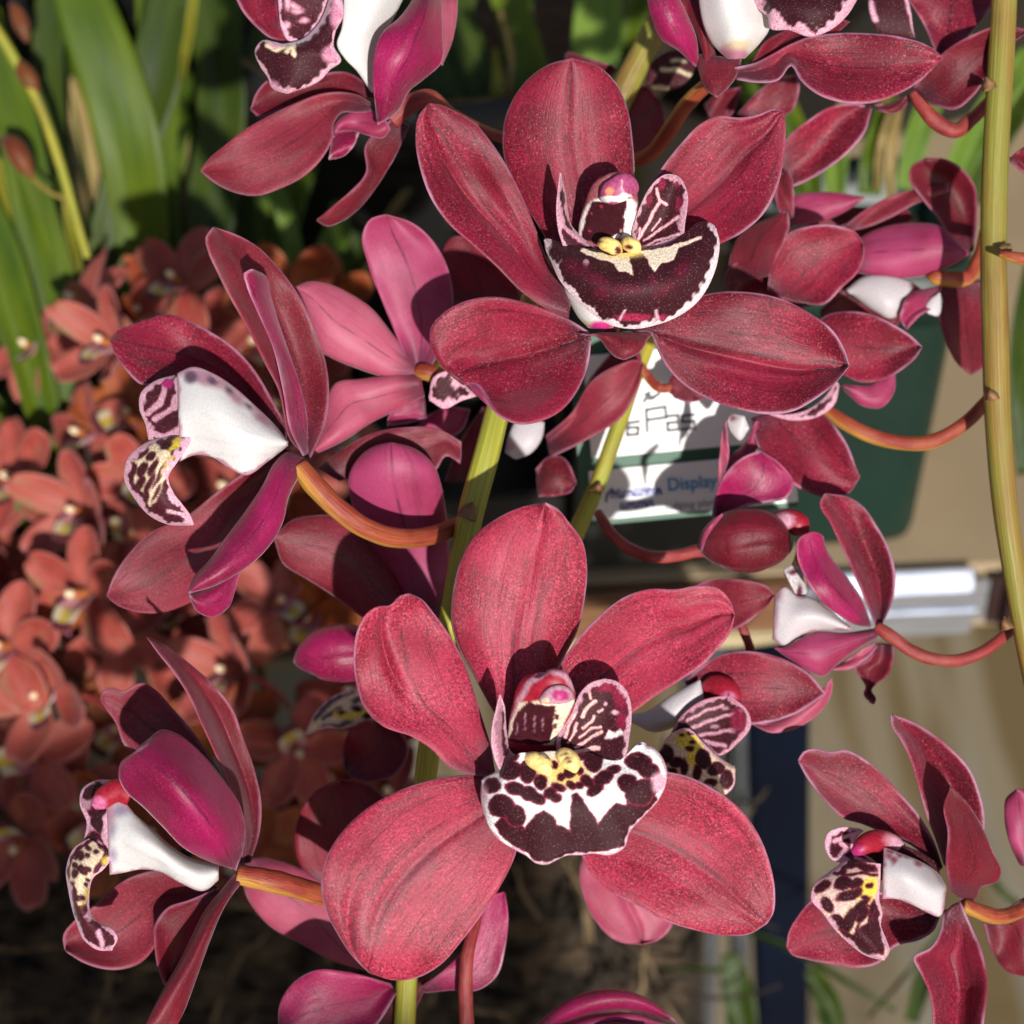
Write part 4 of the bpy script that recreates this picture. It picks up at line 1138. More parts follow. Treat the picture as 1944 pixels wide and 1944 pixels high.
F.pet(KF, [(1205, 1010), (1150, 850), (1060, 700), (940, 560), (820, 430), (720, 358), (640, 320), (540, 332), (450, 312), (385, 333), (358, 385)],
      [(1190, 1030), (1020, 880), (850, 805), (730, 755), (620, 722), (530, 640), (460, 560), (400, 470), (358, 385)], [-4, -5, -4, -3], cup=1.5, n=(42, 28))
F.sep(KF, [(1180, 1280), (950, 1170), (680, 1160), (450, 1190), (360, 1290), (295, 1410), (288, 1480)],
      [(1185, 1310), (1150, 1385), (1080, 1432), (920, 1480), (830, 1575), (710, 1602), (560, 1582), (400, 1550), (320, 1525), (288, 1480)], [-4, -6, -5, -3], cup=1.5, n=(38, 26))
F.sep(KF, [(1210, 1270), (1185, 1400), (1130, 1485), (1035, 1540), (1080, 1640), (1125, 1740), (1145, 1850), (1150, 1990)], [(1310, 1210), (1370, 1350), (1440, 1520), (1468, 1700), (1455, 1850), (1440, 1990)],
      None, Z=[(0, 0, 0), (3, -2, 1), (4, -2, 3), (5, -1, 4)], m=MF1, n=(36, 26))
f5 = F.lip('lip', KF, [(858, 890), (960, 930), (1060, 970), (1160, 1030), (1222, 1110)], [(850, 1195), (930, 1195), (1030, 1230), (1110, 1272), (1180, 1300), (1225, 1140)], GREYW * 1.15,
      [('ell', KF, rndspots(KF, 860, 890, 1180, 1000, 26, 8, 22, 3, 25), FRINGE * 1.2 + PINK * .2, 4), ('ell', KF, [(1190, 1080, 20, 50, -30)], PINK * .7, 6)],
      Z=[(4, 6, 4), (4, 8, 5), (1, 6, 3), (-1, 2, 0)], mat=MLW, rim=(.45, PINK), n=(54, 40), th=1.0, base_edge=True)
F.lip('throat', KF, [(600, 980), (700, 930), (830, 880), (1000, 890), (1170, 980)], [(660, 1080), (800, 1100), (930, 1060), (1080, 1060), (1200, 1090)], DARK * 1.3, [('stroke', KF, [(7, (640, 1000), (780, 1040)), (7, (700, 960), (820, 1010))], PINK * .7, 2)], [-1, 0, -1], n=(40, 24), parent=f5)
F.lip('side_lobe', KF, [(640, 990), (550, 960), (512, 880), (530, 810), (600, 778), (720, 785)], [(840, 1010), (790, 960), (740, 930), (700, 890), (700, 840), (740, 795)],
      DARK * 1.5, [('stroke', KF, [(12, (560, 860), (620, 830), (690, 820)), (12, (600, 950), (640, 900), (600, 870)), (10, (690, 960), (780, 1000))], PINK, 1.6, (FRINGE, 1.5))],
      Z=[(3, 3, 3), (1, 0, 1), (0, -1, 0), (0, 0, 1)], rim=(.7, PINK), n=(50, 34), parent=f5)
F.lip('front_lobe', KF, [(620, 980), (540, 1040), (440, 1130), (430, 1190), (500, 1280), (560, 1360), (650, 1450), (760, 1530), (862, 1556)],
      [(845, 990), (838, 1100), (832, 1200), (850, 1290), (840, 1340), (870, 1430), (892, 1500), (862, 1556)],
      CREAM * .45 + PINK * .5, [('ell', KF, [(770, 1160, 70, 95, 20)], YELL, 6), ('ell', KF, [(690, 1300, 120, 60, -50)], CREAM, 10), ('stroke', KF, [(5, (820, 1010), (700, 990), (600, 1000)), (6, (820, 1060), (720, 1050), (620, 1070)), (5, (800, 1230), (720, 1330), (700, 1380)), (5, (760, 1240), (680, 1320))], DARK, 1.6, (FRINGE, 1.4)), ('ell', KF, [(700, 1260, 90, 22, -45), (650, 1000, 70, 24), (760, 1020, 60, 20, 10), (600, 1040, 40, 26), (500, 1130, 50, 26, -30), (530, 1230, 46, 30, 50), (620, 1110, 50, 36, -20), (690, 1110, 40, 26, -20), (640, 1180, 60, 26, -20),
                       (690, 1170, 46, 22, -40), (590, 1330, 50, 36, 50), (660, 1320, 34, 70, 20), (730, 1290, 24, 50, 25), (770, 1120, 20, 14), (740, 1190, 20, 12), (790, 1280, 24, 70, 10)], DARK, 1.6, (FRINGE, 1.6)),
                               ('poly', KF, [(600, 1370), (680, 1400), (760, 1340), (820, 1240), (840, 1400), (850, 1520), (760, 1520), (660, 1450)], DARK * 1.3, 2, (FRINGE, 1.5))],
      Z=[(3, 4, 5), (6, 8, 6), (8, 10, 7), (8, 11, 7), (6, 8, 6)], rim=(.7, PINK), n=(90, 60), parent=f5)
F.column(KF, [(960, 900, -2, 40), (900, 870, 0, 60), (840, 855, 2, 66), (770, 865, 4, 62), (710, 905, 5, 44), (675, 930, 5, 16)],
         lambda q, u, s: paint(q, RED, [('ell', KF, [(690, 920, 55, 40)], MAGE * .9, 4), ('ell', KF, [(980, 880, 110, 50, 25)], PINK, 8)]), .8, n=(28, 20))
F.stalk(KF, [(1330, 1230, -1, 40), (1420, 1270, -3, 46), (1530, 1300, -5, 46), (1640, 1275, -8, 42), (1760, 1200, -12, 36)])

# ---- right flower before the metal shelf edge
F = Flower('side-on flower before the silver shelf edge, its brown shrivelled petal tip hanging below', .272, KE, (1090, 860))
F.sep(KE, [(1085, 860), (1000, 650), (900, 430), (830, 280), (770, 160), (800, 110)], [(1125, 850), (1185, 720), (1197, 560), (1160, 420), (1090, 290), (1010, 180), (930, 130), (800, 110)],
      None, Z=[(0, -1, -1), (2, -4, -2), (3, -5, -2), (3, -3, -2), (2, 0, 0)], m=MF1, n=(36, 24))
F.pet(KE, [(1062, 862), (1000, 700), (900, 560), (830, 470), (795, 400), (785, 350), (735, 328), (680, 345)], [(1050, 870), (960, 855), (880, 805), (790, 735), (720, 650), (670, 560), (638, 450), (650, 370), (680, 345)],
      None, Z=[(1, 1, 1), (1, 4, 5), (1, 6, 7), (2, 5, 7), (5, 6, 6)], m=MMG, back=MF1, n=(36, 26))
f6 = F.lip('lip', KE, [(512, 690), (560, 640), (640, 690), (700, 700), (780, 740), (880, 820), (950, 880)], [(500, 940), (570, 985), (640, 935), (740, 895), (850, 888), (950, 890)], GREYW * 1.1,
      [('ell', KE, [(530, 690, 24, 40), (520, 800, 14, 60)], PINK * .6, 6)], Z=[(2, 3, 1), (2, 5, 2), (0, 3, 1)], mat=MLW, rim=(.5, PINK * .8), n=(40, 30), base_edge=True)
F.lip('side_lobe', KE, [(560, 545), (600, 520), (640, 420)], [(650, 730), (690, 690), (680, 600), (650, 430)], GREYW * .8,
      [('ell', KE, [(650, 670, 16, 40), (630, 490, 20, 16), (610, 560, 30, 16)], FRINGE * .5, 3), ('ell', KE, [(625, 500, 22, 20)], YELL * .7, 4)], [1, 0, 0], n=(30, 24), parent=f6)
F.column(KE, [(530, 240, -1, 30), (570, 250, 0, 52), (620, 270, 1, 66), (670, 310, 1, 58), (700, 335, 1, 20)], lambda q, u, s: paint(q, RED, [('ell', KE, [(560, 270, 60, 50)], PINK, 6)]), .9, n=(24, 20))
F.sep(KE, [(1085, 880), (900, 905), (760, 900), (640, 945), (560, 990), (510, 990)], [(1095, 930), (960, 1010), (860, 1090), (790, 1150), (700, 1120), (620, 1070), (510, 990)], [1, 3, 4, 2], cup=-2, m=MBK, back=MF1, n=(34, 22))
F.sep(KE, [(1085, 950), (970, 1025), (840, 1112)], [(1095, 985), (1040, 1045), (935, 1112), (840, 1118)], [-1, -1], m=MBK2, n=(20, 12), name='sepal_fold')
F.pet(KE, [(1080, 960), (1040, 1060), (965, 1100), (1010, 1170), (1032, 1215), (1020, 1250), (1060, 1305)], [(1185, 970), (1188, 1060), (1150, 1150), (1095, 1190), (1062, 1230), (1088, 1285), (1075, 1312)], [-3, -4, -4, -3], cup=2, m=MRD, n=(34, 18))
F.stalk(KE, [(1090, 870, 1, 34), (1170, 920, 2, 38), (1280, 1000, 2, 36), (1420, 1055, 2, 36), (1560, 1060, 1, 35), (1700, 1010, 0, 34), (1860, 890, -3, 30)], MPED2)

# ---- bud beside it
F = Flower('plump closed crimson bud on a curved red stalk in front of the black pot base', .274, KE, (340, 380), 'orchid_bud', 'flower bud', 'orchid buds')
tube('bud', KE, [(95, 425, 0, 22), (150, 405, 2, 105), (250, 385, 3, 168), (370, 378, 3, 184), (470, 385, 3, 165), (545, 400, 2, 105), (580, 405, 1, 46), (594, 408, 0, 8)], F.D, F.o, [MRD], .9, (60, 72), lump=.012, seams=[(4.3, 4.9, .07), (5.6, 5.3, .05), (3.2, 3.6, .05)])
F.sep(KE, [(84, 430), (100, 340), (150, 270), (215, 222)], [(98, 440), (125, 360), (165, 300), (215, 240)], [9, 13, 13], cup=-1, m=MBK, back=MRD, n=(24, 10))
F.stalk(KO, [(1270, 1690, 0, 58), (1180, 1700, 0, 54), (1000, 1740, 0, 50), (800, 1745, 0, 50), (620, 1680, -2, 48), (470, 1550, -4, 46), (370, 1390, -8, 40)], MPED2)

# ---- flower behind the large one, right
F = Flower('flower half hidden behind the largest bloom, speckled lip with yellow ridge showing at its right', .272, KB, (1560, 880))
F.pet(KE, [(0, 1180), (100, 1090), (180, 1040), (300, 1010), (450, 1020), (600, 1070), (720, 1150), (800, 1250)], [(60, 1300), (250, 1410), (390, 1425), (500, 1410), (620, 1370), (720, 1310), (800, 1250)], [-1, 1, 2, 1], cup=1.5, m=MF1, n=(38, 26))
F.pet(KE, [(300, 1370), (400, 1420), (510, 1410), (620, 1365), (720, 1300), (835, 1160)], [(320, 1390), (400, 1432), (490, 1472), (600, 1460), (720, 1400), (800, 1320), (842, 1220), (835, 1160)], [-2, -1, -1], m=MBK2, n=(30, 14))
F.sep(KE, [(20, 700), (80, 625), (170, 600), (280, 598), (400, 613), (470, 640), (508, 690)], [(60, 860), (200, 890), (280, 885), (350, 850), (430, 785), (480, 740), (508, 690)], [-3, -2, 0, 1], cup=1.2, m=MBR, n=(34, 22))
f7 = F.lip('lip', KB, [(1250, 880), (1330, 865), (1430, 800), (1540, 740)], [(1280, 910), (1360, 945), (1450, 920), (1560, 840)], GREYW, [('ell', KB, [(1420, 920, 60, 20, -10)], CREAM * .6, 6)], [-1, 2, 2], mat=MLW, n=(34, 24), cup=-1.5)
F.lip('side_lobe', KB, [(1420, 960), (1460, 890), (1540, 825), (1650, 800)], [(1540, 1000), (1620, 1035), (1690, 985), (1738, 920), (1725, 865), (1650, 800)], DARK * 1.3,
      [('stroke', KB, [(6, (1500, 930), (1580, 900), (1680, 870)), (6, (1520, 960), (1600, 950), (1700, 930)), (5, (1490, 900), (1560, 860), (1630, 840)), (7, (1540, 980), (1640, 1000))], PINK * .75, 1.2, (FRINGE, .8)),
       ('ell', KB, [(1690, 900, 14, 10), (1665, 945, 12, 8), (1600, 925, 16, 7), (1640, 850, 14, 7), (1560, 905, 14, 6), (1700, 860, 10, 8)], PINK * .6, 2), ('ell', KB, [(1690, 900, 30, 50)], FRINGE, 6)], Z=[(4, 5, 6), (5, 5, 7), (6, 6, 7)], rim=(.6, PINK * .6 + FRINGE * .4), n=(70, 46), parent=f7)
F.lip('front_lobe', KB, [(1375, 1030), (1430, 950), (1490, 930), (1550, 985), (1620, 1050), (1672, 1080)], [(1385, 1060), (1430, 1120), (1500, 1150), (1570, 1160), (1630, 1192), (1668, 1160), (1676, 1090)], CREAM * .75 + PINK * .2,
      [('ell', KB, [(1490, 965, 44, 50), (1520, 1030, 30, 50)], YELL, 4), ('ell', KB, [(1410, 1030, 30, 34), (1450, 1060, 26, 20), (1550, 1050, 26, 36, -20), (1600, 1090, 30, 24), (1640, 1130, 24, 34), (1500, 1010, 14, 10), (1480, 1080, 14, 30), (1530, 1100, 16, 30), (1580, 1140, 24, 16), (1500, 950, 10, 7), (1470, 960, 8, 6), (1510, 985, 9, 7), (1430, 1100, 24, 18)], DARK, 1.5, (FRINGE, 1.3))],
      Z=[(4, 4, 4), (7, 9, 8), (8, 10, 9), (6, 7, 7)], rim=(.5, PINK), n=(80, 50), parent=f7)
F.column(KB, [(1555, 775, 1, 22), (1590, 762, 2, 40), (1630, 772, 3.5, 46), (1662, 808, 4.5, 42), (1684, 850, 4.5, 16)], lambda q, u, s: paint(q, RED, [('ell', KB, [(1650, 820, 34, 34)], MAGE * .8 + PINK * .2, 4), ('ell', KB, [(1510, 750, 40, 30)], PINK, 6)]), .8, n=(24, 18))
F.stalk(KE, [(250, 780, -6, 28), (320, 860, -6, 28), (350, 930, -6, 26), (380, 1010, -7, 24)], MPED2)

# ---- right cluster
F = Flower('red flower right of the upper bloom with one upright folded petal and broad rounded petal', .278, KG, (760, 1370))
F.pet(KG, [(440, 1300), (448, 1180), (482, 1090), (560, 1030), (650, 990), (708, 963)], [(630, 1260), (665, 1180), (702, 1100), (722, 1030), (708, 963)], [-2, 0, 2, 3], tilt=3, m=MBR, n=(32, 22))
F.pet(KG, [(620, 1330), (640, 1190), (710, 1075), (810, 1037), (940, 1035), (1030, 1070), (1060, 1120)], [(760, 1380), (870, 1398), (970, 1312), (1040, 1240), (1064, 1170), (1060, 1120)], [-3, 0, 1, 2], cup=1.5, m=MF1, n=(34, 24))
F.sep(KG, [(420, 1340), (440, 1230), (600, 1190), (760, 1260)], [(430, 1360), (600, 1355), (700, 1380), (790, 1390)], [-4, -4], m=MRD, n=(22, 16))
F.sep(KG, [(820, 1500), (900, 1440), (980, 1428), (1090, 1440), (1200, 1490), (1290, 1550), (1328, 1592)], [(860, 1660), (960, 1715), (1050, 1752), (1150, 1742), (1240, 1692), (1300, 1640), (1328, 1592)], [-2, 0, 2, 2], cup=1, m=MF1, n=(34, 24))
F.sep(KG, [(960, 1760), (1090, 1765), (1205, 1695)], [(970, 1790), (1060, 1862), (1145, 1868), (1200, 1800), (1205, 1695)], [-4, -4, -5], cup=-1, m=MBK, n=(22, 16), name='sepal_fold')
F.lip('lip', KG, [(560, 1860), (680, 1900), (800, 1880), (900, 1800), (935, 1740)], [(580, 1880), (720, 1925), (840, 1915), (930, 1850), (950, 1770)], DARK * 1.5, [('ell', KG, [(890, 1800, 30, 30), (600, 1890, 30, 12)], PINK * .7, 3)], [-6, -4, -4], rim=(.8, PINK * .8), n=(40, 20))
F.sep(KS, [(1425, 795), (1440, 850), (1495, 912), (1560, 942), (1610, 937), (1632, 905)], [(1500, 770), (1560, 785), (1600, 830), (1632, 905)], [-6, -4, -4], cup=1.5, m=MF1, n=(32, 24))
F.stalk(KS, [(1560, 770, -6, 10), (1600, 800, -4, 14), (1680, 835, -3, 14), (1770, 838, -2, 14), (1830, 805, -2, 13), (1880, 755, -4, 12)])

F = Flower('flower seen from behind at right with mauve petal over a small grey-white lip', .292, KG, (1360, 1290))
F.pet(KG, [(1000, 1120), (1080, 1070), (1150, 1042), (1300, 1022), (1400, 1032), (1480, 1090), (1542, 1165)], [(1000, 1240), (1080, 1260), (1180, 1272), (1300, 1272), (1430, 1232), (1500, 1195), (1542, 1165)], [0, 1, 2, 2], cup=-2, m=MBK, back=MF1, n=(34, 22))
F.sep(KG, [(1490, 1180), (1400, 1000), (1320, 900), (1272, 830), (1280, 765), (1345, 725)], [(1565, 1150), (1582, 950), (1570, 850), (1520, 780), (1440, 732), (1345, 725)], [-4, -5, -3, 0], cup=2, m=MRD, n=(34, 22))
F.sep(KG, [(1410, 1290), (1405, 1450), (1440, 1565), (1490, 1665), (1552, 1718)], [(1630, 1280), (1645, 1400), (1632, 1550), (1605, 1690), (1552, 1718)], [-3, -3, -4, -4], cup=1, tilt=-3, m=MRD, back=MBK, n=(30, 20))
F.pet(KG, [(970, 1035), (1120, 930), (1280, 870), (1450, 848)], [(1000, 1065), (1150, 1015), (1300, 935), (1455, 875)], [-2, -2, -3], m=MBR, n=(26, 14))
F.sep(KG, [(700, 1020), (740, 905), (880, 880), (1065, 905)], [(720, 1040), (880, 1010), (985, 965), (1065, 905)], [-4, -4, -4], m=MBK, cup=-1, n=(26, 16))
F.lip('lip', KG, [(980, 1330), (1060, 1270), (1180, 1265), (1290, 1300), (1330, 1330)], [(1010, 1350), (1120, 1430), (1190, 1460), (1250, 1420), (1310, 1360)], GREYW, [('ell', KG, [(1300, 1320, 24, 40)], FRINGE * .5, 5)], [-1, 2, 0], cup=-2, mat=MLW, n=(30, 20))
F.sep(KG, [(1270, 1340), (1240, 1400), (1230, 1470), (1260, 1510)], [(1420, 1310), (1400, 1400), (1330, 1440), (1260, 1510)], [1, 2, 1], m=MBK, n=(22, 14))
F.lip('lip_edge', KG, [(1340, 1420), (1360, 1380), (1410, 1340)], [(1360, 1440), (1400, 1450), (1425, 1380)], GREYW, [], [2, 2], mat=MLW, n=(16, 12))
F.stalk(KG, [(1350, 1265, 0, 8), (1385, 1272, 1, 30), (1450, 1280, 0, 36), (1540, 1270, -1, 34), (1590, 1180, -2, 28), (1615, 1060, -4, 22)], MPED)

F = Flower('long dusky petalled flower behind the upper bloom, reaching right over the green leaves', .290, KG, (640, 700))
F.pet(KG, [(660, 700), (720, 620), (810, 550), (910, 490), (1010, 475), (1100, 490)], [(680, 870), (740, 855), (810, 825), (900, 770), (1000, 690), (1070, 600), (1100, 490)], [0, 1, 2, 2], cup=1.5, m=MF1, n=(32, 22))
F.sep(KG, [(480, 520), (600, 400), (700, 350), (765, 345)], [(640, 560), (740, 500), (765, 430), (765, 345)], [-3, -2, -2], m=MBR, n=(26, 18))
F.sep(KG, [(690, 1010), (655, 900), (690, 790), (712, 780)], [(742, 1000), (742, 880), (730, 810), (712, 780)], [4, 4, 3], m=MBR, n=(22, 12))
F.stalk(KG, [(660, 720, -2, 34), (560, 760, -8, 34), (420, 800, -14, 32)], MPED2)

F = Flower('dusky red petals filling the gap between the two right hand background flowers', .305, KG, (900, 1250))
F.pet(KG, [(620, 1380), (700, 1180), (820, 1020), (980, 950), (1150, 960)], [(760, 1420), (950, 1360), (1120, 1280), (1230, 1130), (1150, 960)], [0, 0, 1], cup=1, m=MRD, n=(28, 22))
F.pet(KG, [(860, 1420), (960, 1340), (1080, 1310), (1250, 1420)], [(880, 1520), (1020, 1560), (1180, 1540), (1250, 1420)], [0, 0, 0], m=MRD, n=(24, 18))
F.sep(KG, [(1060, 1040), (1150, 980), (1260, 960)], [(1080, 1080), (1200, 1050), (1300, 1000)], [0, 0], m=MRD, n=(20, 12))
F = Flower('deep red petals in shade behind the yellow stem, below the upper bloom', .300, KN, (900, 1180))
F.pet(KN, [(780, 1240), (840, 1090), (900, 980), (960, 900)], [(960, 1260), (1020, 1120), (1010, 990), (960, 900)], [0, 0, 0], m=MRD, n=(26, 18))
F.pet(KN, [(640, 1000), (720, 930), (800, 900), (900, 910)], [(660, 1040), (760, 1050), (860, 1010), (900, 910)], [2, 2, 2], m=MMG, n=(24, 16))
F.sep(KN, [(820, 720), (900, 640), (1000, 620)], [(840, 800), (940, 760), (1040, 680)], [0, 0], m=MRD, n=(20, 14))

# ---- top right flower
F = Flower('flower cut by the top edge, white lip base above long red sepal pointing right', .256, KG, (470, 280))
F.pet(KG, [(60, -40), (85, 80), (125, 175), (215, 235), (290, 305)], [(190, -60), (250, 60), (298, 190), (302, 305)], [6, 6, 4, 0], cup=-2.5, m=MMG, n=(30, 22))
F.sep(KG, [(470, 310), (560, 290), (640, 250), (720, 205), (800, 173), (930, 153), (1080, 153), (1250, 173), (1360, 212), (1428, 265)],
      [(480, 365), (570, 378), (670, 368), (730, 300), (770, 365), (870, 442), (980, 472), (1100, 472), (1220, 432), (1320, 372), (1428, 265)], None, Z=[(0, 0, 0), (0, -1, 1), (1, 0, 4), (1, 0, 3), (2, 1, 3), (2, 2, 2)], m=MF1, n=(52, 30))
F.sep(KG, [(290, 250), (305, 330), (340, 412), (388, 447)], [(500, 275), (485, 335), (440, 402), (388, 447)], [0, 3, 4], cup=-2, m=MBR, n=(26, 22))
F.pet(KG, [(540, 300), (600, 200), (720, 130), (900, 60)], [(560, 330), (700, 250), (900, 180), (1000, 100)], [-2, -3, -4], m=MRD, n=(26, 18))
f9 = F.lip('lip', KG, [(430, 262), (370, 200), (330, 120), (312, 40), (305, -40)], [(520, 262), (590, 190), (628, 130), (600, 50), (560, -40)], WHITE,
      [('ell', KG, [(465, 240, 60, 50)], MAGE * .4 + PINK * .7, 6), ('ell', KG, [(490, 200, 50, 20)], CREAM, 8)], Z=[(3, 5, 3), (4, 9, 4), (5, 11, 5), (6, 12, 6)], mat=MLW, n=(44, 34), th=1.0)
F.lip('front_lobe', KG, [(545, -50), (600, -60), (760, -70), (900, -60), (1040, -40)], [(545, 0), (590, 50), (620, 75), (635, 130), (720, 138), (815, 168), (900, 142), (985, 70), (1040, -20)], DARK,
      [('ell', KG, [(800, 150, 40, 14), (590, 40, 20, 30)], FRINGE * 1.5, 4)], Z=[(6, 7, 6), (11, 13, 11), (12, 14, 12), (8, 9, 8)], rim=(1.7, PINK), n=(80, 40), parent=f9)
F.pet(KG, [(150, -40), (260, 80), (320, 230), (340, 300)], [(330, -40), (330, 100), (380, 240), (400, 300)], [-1, 0, 0], m=MRD, n=(26, 16))
F.stalk(KG, [(440, 320, -4, 30), (330, 400, -12, 34), (250, 480, -18, 36), (170, 600, -26, 36), (80, 710, -34, 34), (-20, 745, -40, 30)], MPED)

F = Flower('flower in the top right corner with two crossing dark petals and angular stalk', .276, KG, (1390, 330))
F.pet(KG, [(1400, 260), (1340, 120), (1240, -40)], [(1450, 260), (1560, 140), (1640, 40), (1690, -40)], [0, -1, -2], cup=1.5, m=MF1, n=(28, 22))
F.sep(KG, [(1290, 400), (1360, 310), (1450, 222), (1560, 160), (1680, 118), (1810, 135)], [(1380, 485), (1480, 502), (1565, 440), (1630, 345), (1710, 225), (1810, 150)], [1, 3, 4, 4], cup=2, m=MRD, n=(34, 22))
F.sep(KG, [(1110, 480), (1180, 470), (1280, 430)], [(1130, 510), (1200, 520), (1300, 440)], [-3, -3], m=MRD, n=(18, 12))
F.lip('lip', KG, [(1080, -40), (1090, 60), (1120, 140), (1180, 170)], [(1260, -40), (1280, 60), (1290, 140), (1300, 180)], DARK * 1.2, [('stroke', KG, [(14, (1090, 20), (1110, 90)), (8, (1250, -20), (1300, 160))], PINK, 3)], [2, 3, 2], n=(34, 24))
F.stalk(KG, [(1290, 420, -1, 26), (1340, 500, -1, 34), (1410, 570, -1, 36), (1480, 600, -1, 34), (1560, 545, -2, 30), (1670, 430, -4, 26)], MPED2)

# ---- dark flower behind, top centre
F = Flower('shaded flower behind the top stem with blackish lip streaked cream', .300, KG, (200, 300))
F.lip('lip', KG, [(60, 380), (90, 290), (160, 240), (280, 230)], [(110, 415), (200, 410), (270, 350), (300, 270)], DARK * 1.3, [('stroke', KG, [(9, (140, 320), (200, 320), (270, 350)), (7, (180, 280), (240, 280)), (12, (100, 400), (160, 405))], CREAM * .7, 3)], [0, 2, 1], n=(44, 30))
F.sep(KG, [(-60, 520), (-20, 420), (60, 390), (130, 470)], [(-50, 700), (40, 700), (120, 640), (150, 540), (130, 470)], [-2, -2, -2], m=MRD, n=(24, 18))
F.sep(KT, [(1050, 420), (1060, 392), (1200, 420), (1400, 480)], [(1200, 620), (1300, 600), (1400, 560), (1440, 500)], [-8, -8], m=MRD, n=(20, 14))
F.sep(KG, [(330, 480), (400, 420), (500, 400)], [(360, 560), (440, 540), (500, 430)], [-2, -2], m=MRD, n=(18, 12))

# ---- top left flower
F = Flower('flower at upper left with twisted magenta petal and long sepal pointing left', .262, KH, (1180, 680))
F.pet(KH, [(250, -80), (340, 90), (420, 175), (500, 235), (600, 260)], [(540, -80), (548, 80), (570, 190), (640, 260)], [-4, -3, -2], cup=1, m=MF1, n=(28, 22))
F.sep(KH, [(1150, 560), (950, 440), (720, 470), (490, 480), (400, 580), (372, 670)], [(1150, 600), (900, 580), (700, 625), (520, 690), (430, 720), (372, 670)], [-4, -6, -5], m=MRD, cup=1, n=(32, 20))
F.sep(KH, [(1120, 640), (1050, 590), (950, 565), (820, 570), (650, 630), (480, 710), (340, 790), (200, 900), (110, 980), (68, 1045)],
      [(1110, 680), (1020, 690), (930, 690), (885, 745), (872, 850), (800, 980), (680, 1090), (560, 1150), (400, 1197), (260, 1172), (130, 1102), (68, 1045)], [-1, 0, 1, 1, 0], cup=1.2, m=MBR, n=(46, 28))
F.pet(KH, [(1400, -60), (1290, 100), (1170, 210), (1130, 330), (1120, 480), (1148, 760)], [(1530, -60), (1548, 200), (1540, 380), (1430, 485), (1340, 560), (1300, 640), (1250, 700), (1148, 760)],
      None, Z=[(4, 6, 2), (8, 10, 3), (10, 11, 3), (9, 9, 3), (5, 6, 4)], m=MMG, n=(42, 30))
F.sep(KH, [(1515, -60), (1535, 150), (1542, 400)], [(1640, -60), (1632, 110), (1602, 260), (1542, 400)], [-2, -1, 0], tilt=-2, m=MBK2, n=(26, 14))
f11 = F.lip('lip', KH, [(1110, 560), (1020, 430), (950, 360), (900, 270), (928, 180), (945, -60)], [(1150, 560), (1130, 420), (1180, 240), (1250, 100), (1330, -60)], WHITE, [], Z=[(0, 0, 0), (4, 4, 1), (6, 6, 0), (6, 7, 0)], mat=MLW, n=(44, 34), th=1.0)
F.lip('side_lobe', KH, [(535, -60), (545, 60), (560, 170), (600, 245), (660, 260)], [(860, -60), (830, 40), (800, 130), (760, 190), (700, 255)], DARK * 1.6,
      [('ell', KH, [(640, 40, 34, 16, 30), (600, 20, 16, 40), (700, 130, 26, 14), (590, 160, 24, 20), (660, 70, 30, 14)], PINK, 4, (FRINGE, 2))], [1, 1, 2], rim=(.6, PINK), n=(50, 34), parent=f11)
F.lip('front_lobe', KH, [(860, -20), (800, 130), (690, 240), (560, 270), (440, 252), (402, 300), (430, 400), (480, 475), (500, 530), (600, 570)], [(930, -20), (942, 90), (890, 200), (880, 280), (925, 375), (860, 425), (800, 490), (720, 530), (650, 552), (600, 570)], DARK * 1.2,
      [('stroke', KH, [(16, (800, 110), (740, 200), (690, 250)), (12, (600, 320), (640, 285), (640, 340)), (14, (540, 310), (620, 270)), (12, (530, 310), (480, 280))], CREAM, 2), ('ell', KH, [(870, 330, 60, 50), (520, 520, 40, 24, 30), (905, 100, 40, 110)], PINK * .6 + MAGE * .4, 5)],
      Z=[(3, 5, 5), (4, 7, 6), (4, 9, 7), (4, 8, 6), (5, 6, 6)], rim=(.8, PINK), n=(100, 50), parent=f11)
F.sep(KH, [(870, 860), (890, 760), (950, 700), (1060, 670), (1180, 690)], [(890, 800), (1000, 800), (1100, 830), (1180, 842), (1230, 790)], [0, 1, 1], cup=-1.5, m=MBK, n=(26, 16), name='sepal_base')
F.sep(KH, [(1010, 770), (900, 790), (850, 970)], [(1040, 800), (1000, 900), (930, 960), (850, 975)], [-2, -2], m=MMG, n=(20, 14), name='sepal_fold')
F.sep(KH, [(1240, 720), (1070, 900), (1080, 1050), (980, 1170), (850, 1280), (778, 1345)], [(1345, 770), (1260, 950), (1150, 1130), (1050, 1260), (930, 1352), (830, 1382), (778, 1345)], [-3, -5, -6, -6], tilt=-2, m=MRD, n=(34, 18))
F.stalk(KH, [(1230, 740, -3, 60), (1340, 640, -3, 60), (1450, 600, -6, 56), (1600, 700, -14, 40), (1800, 800, -22, 34), (1960, 860, -28, 32)], MPED2)

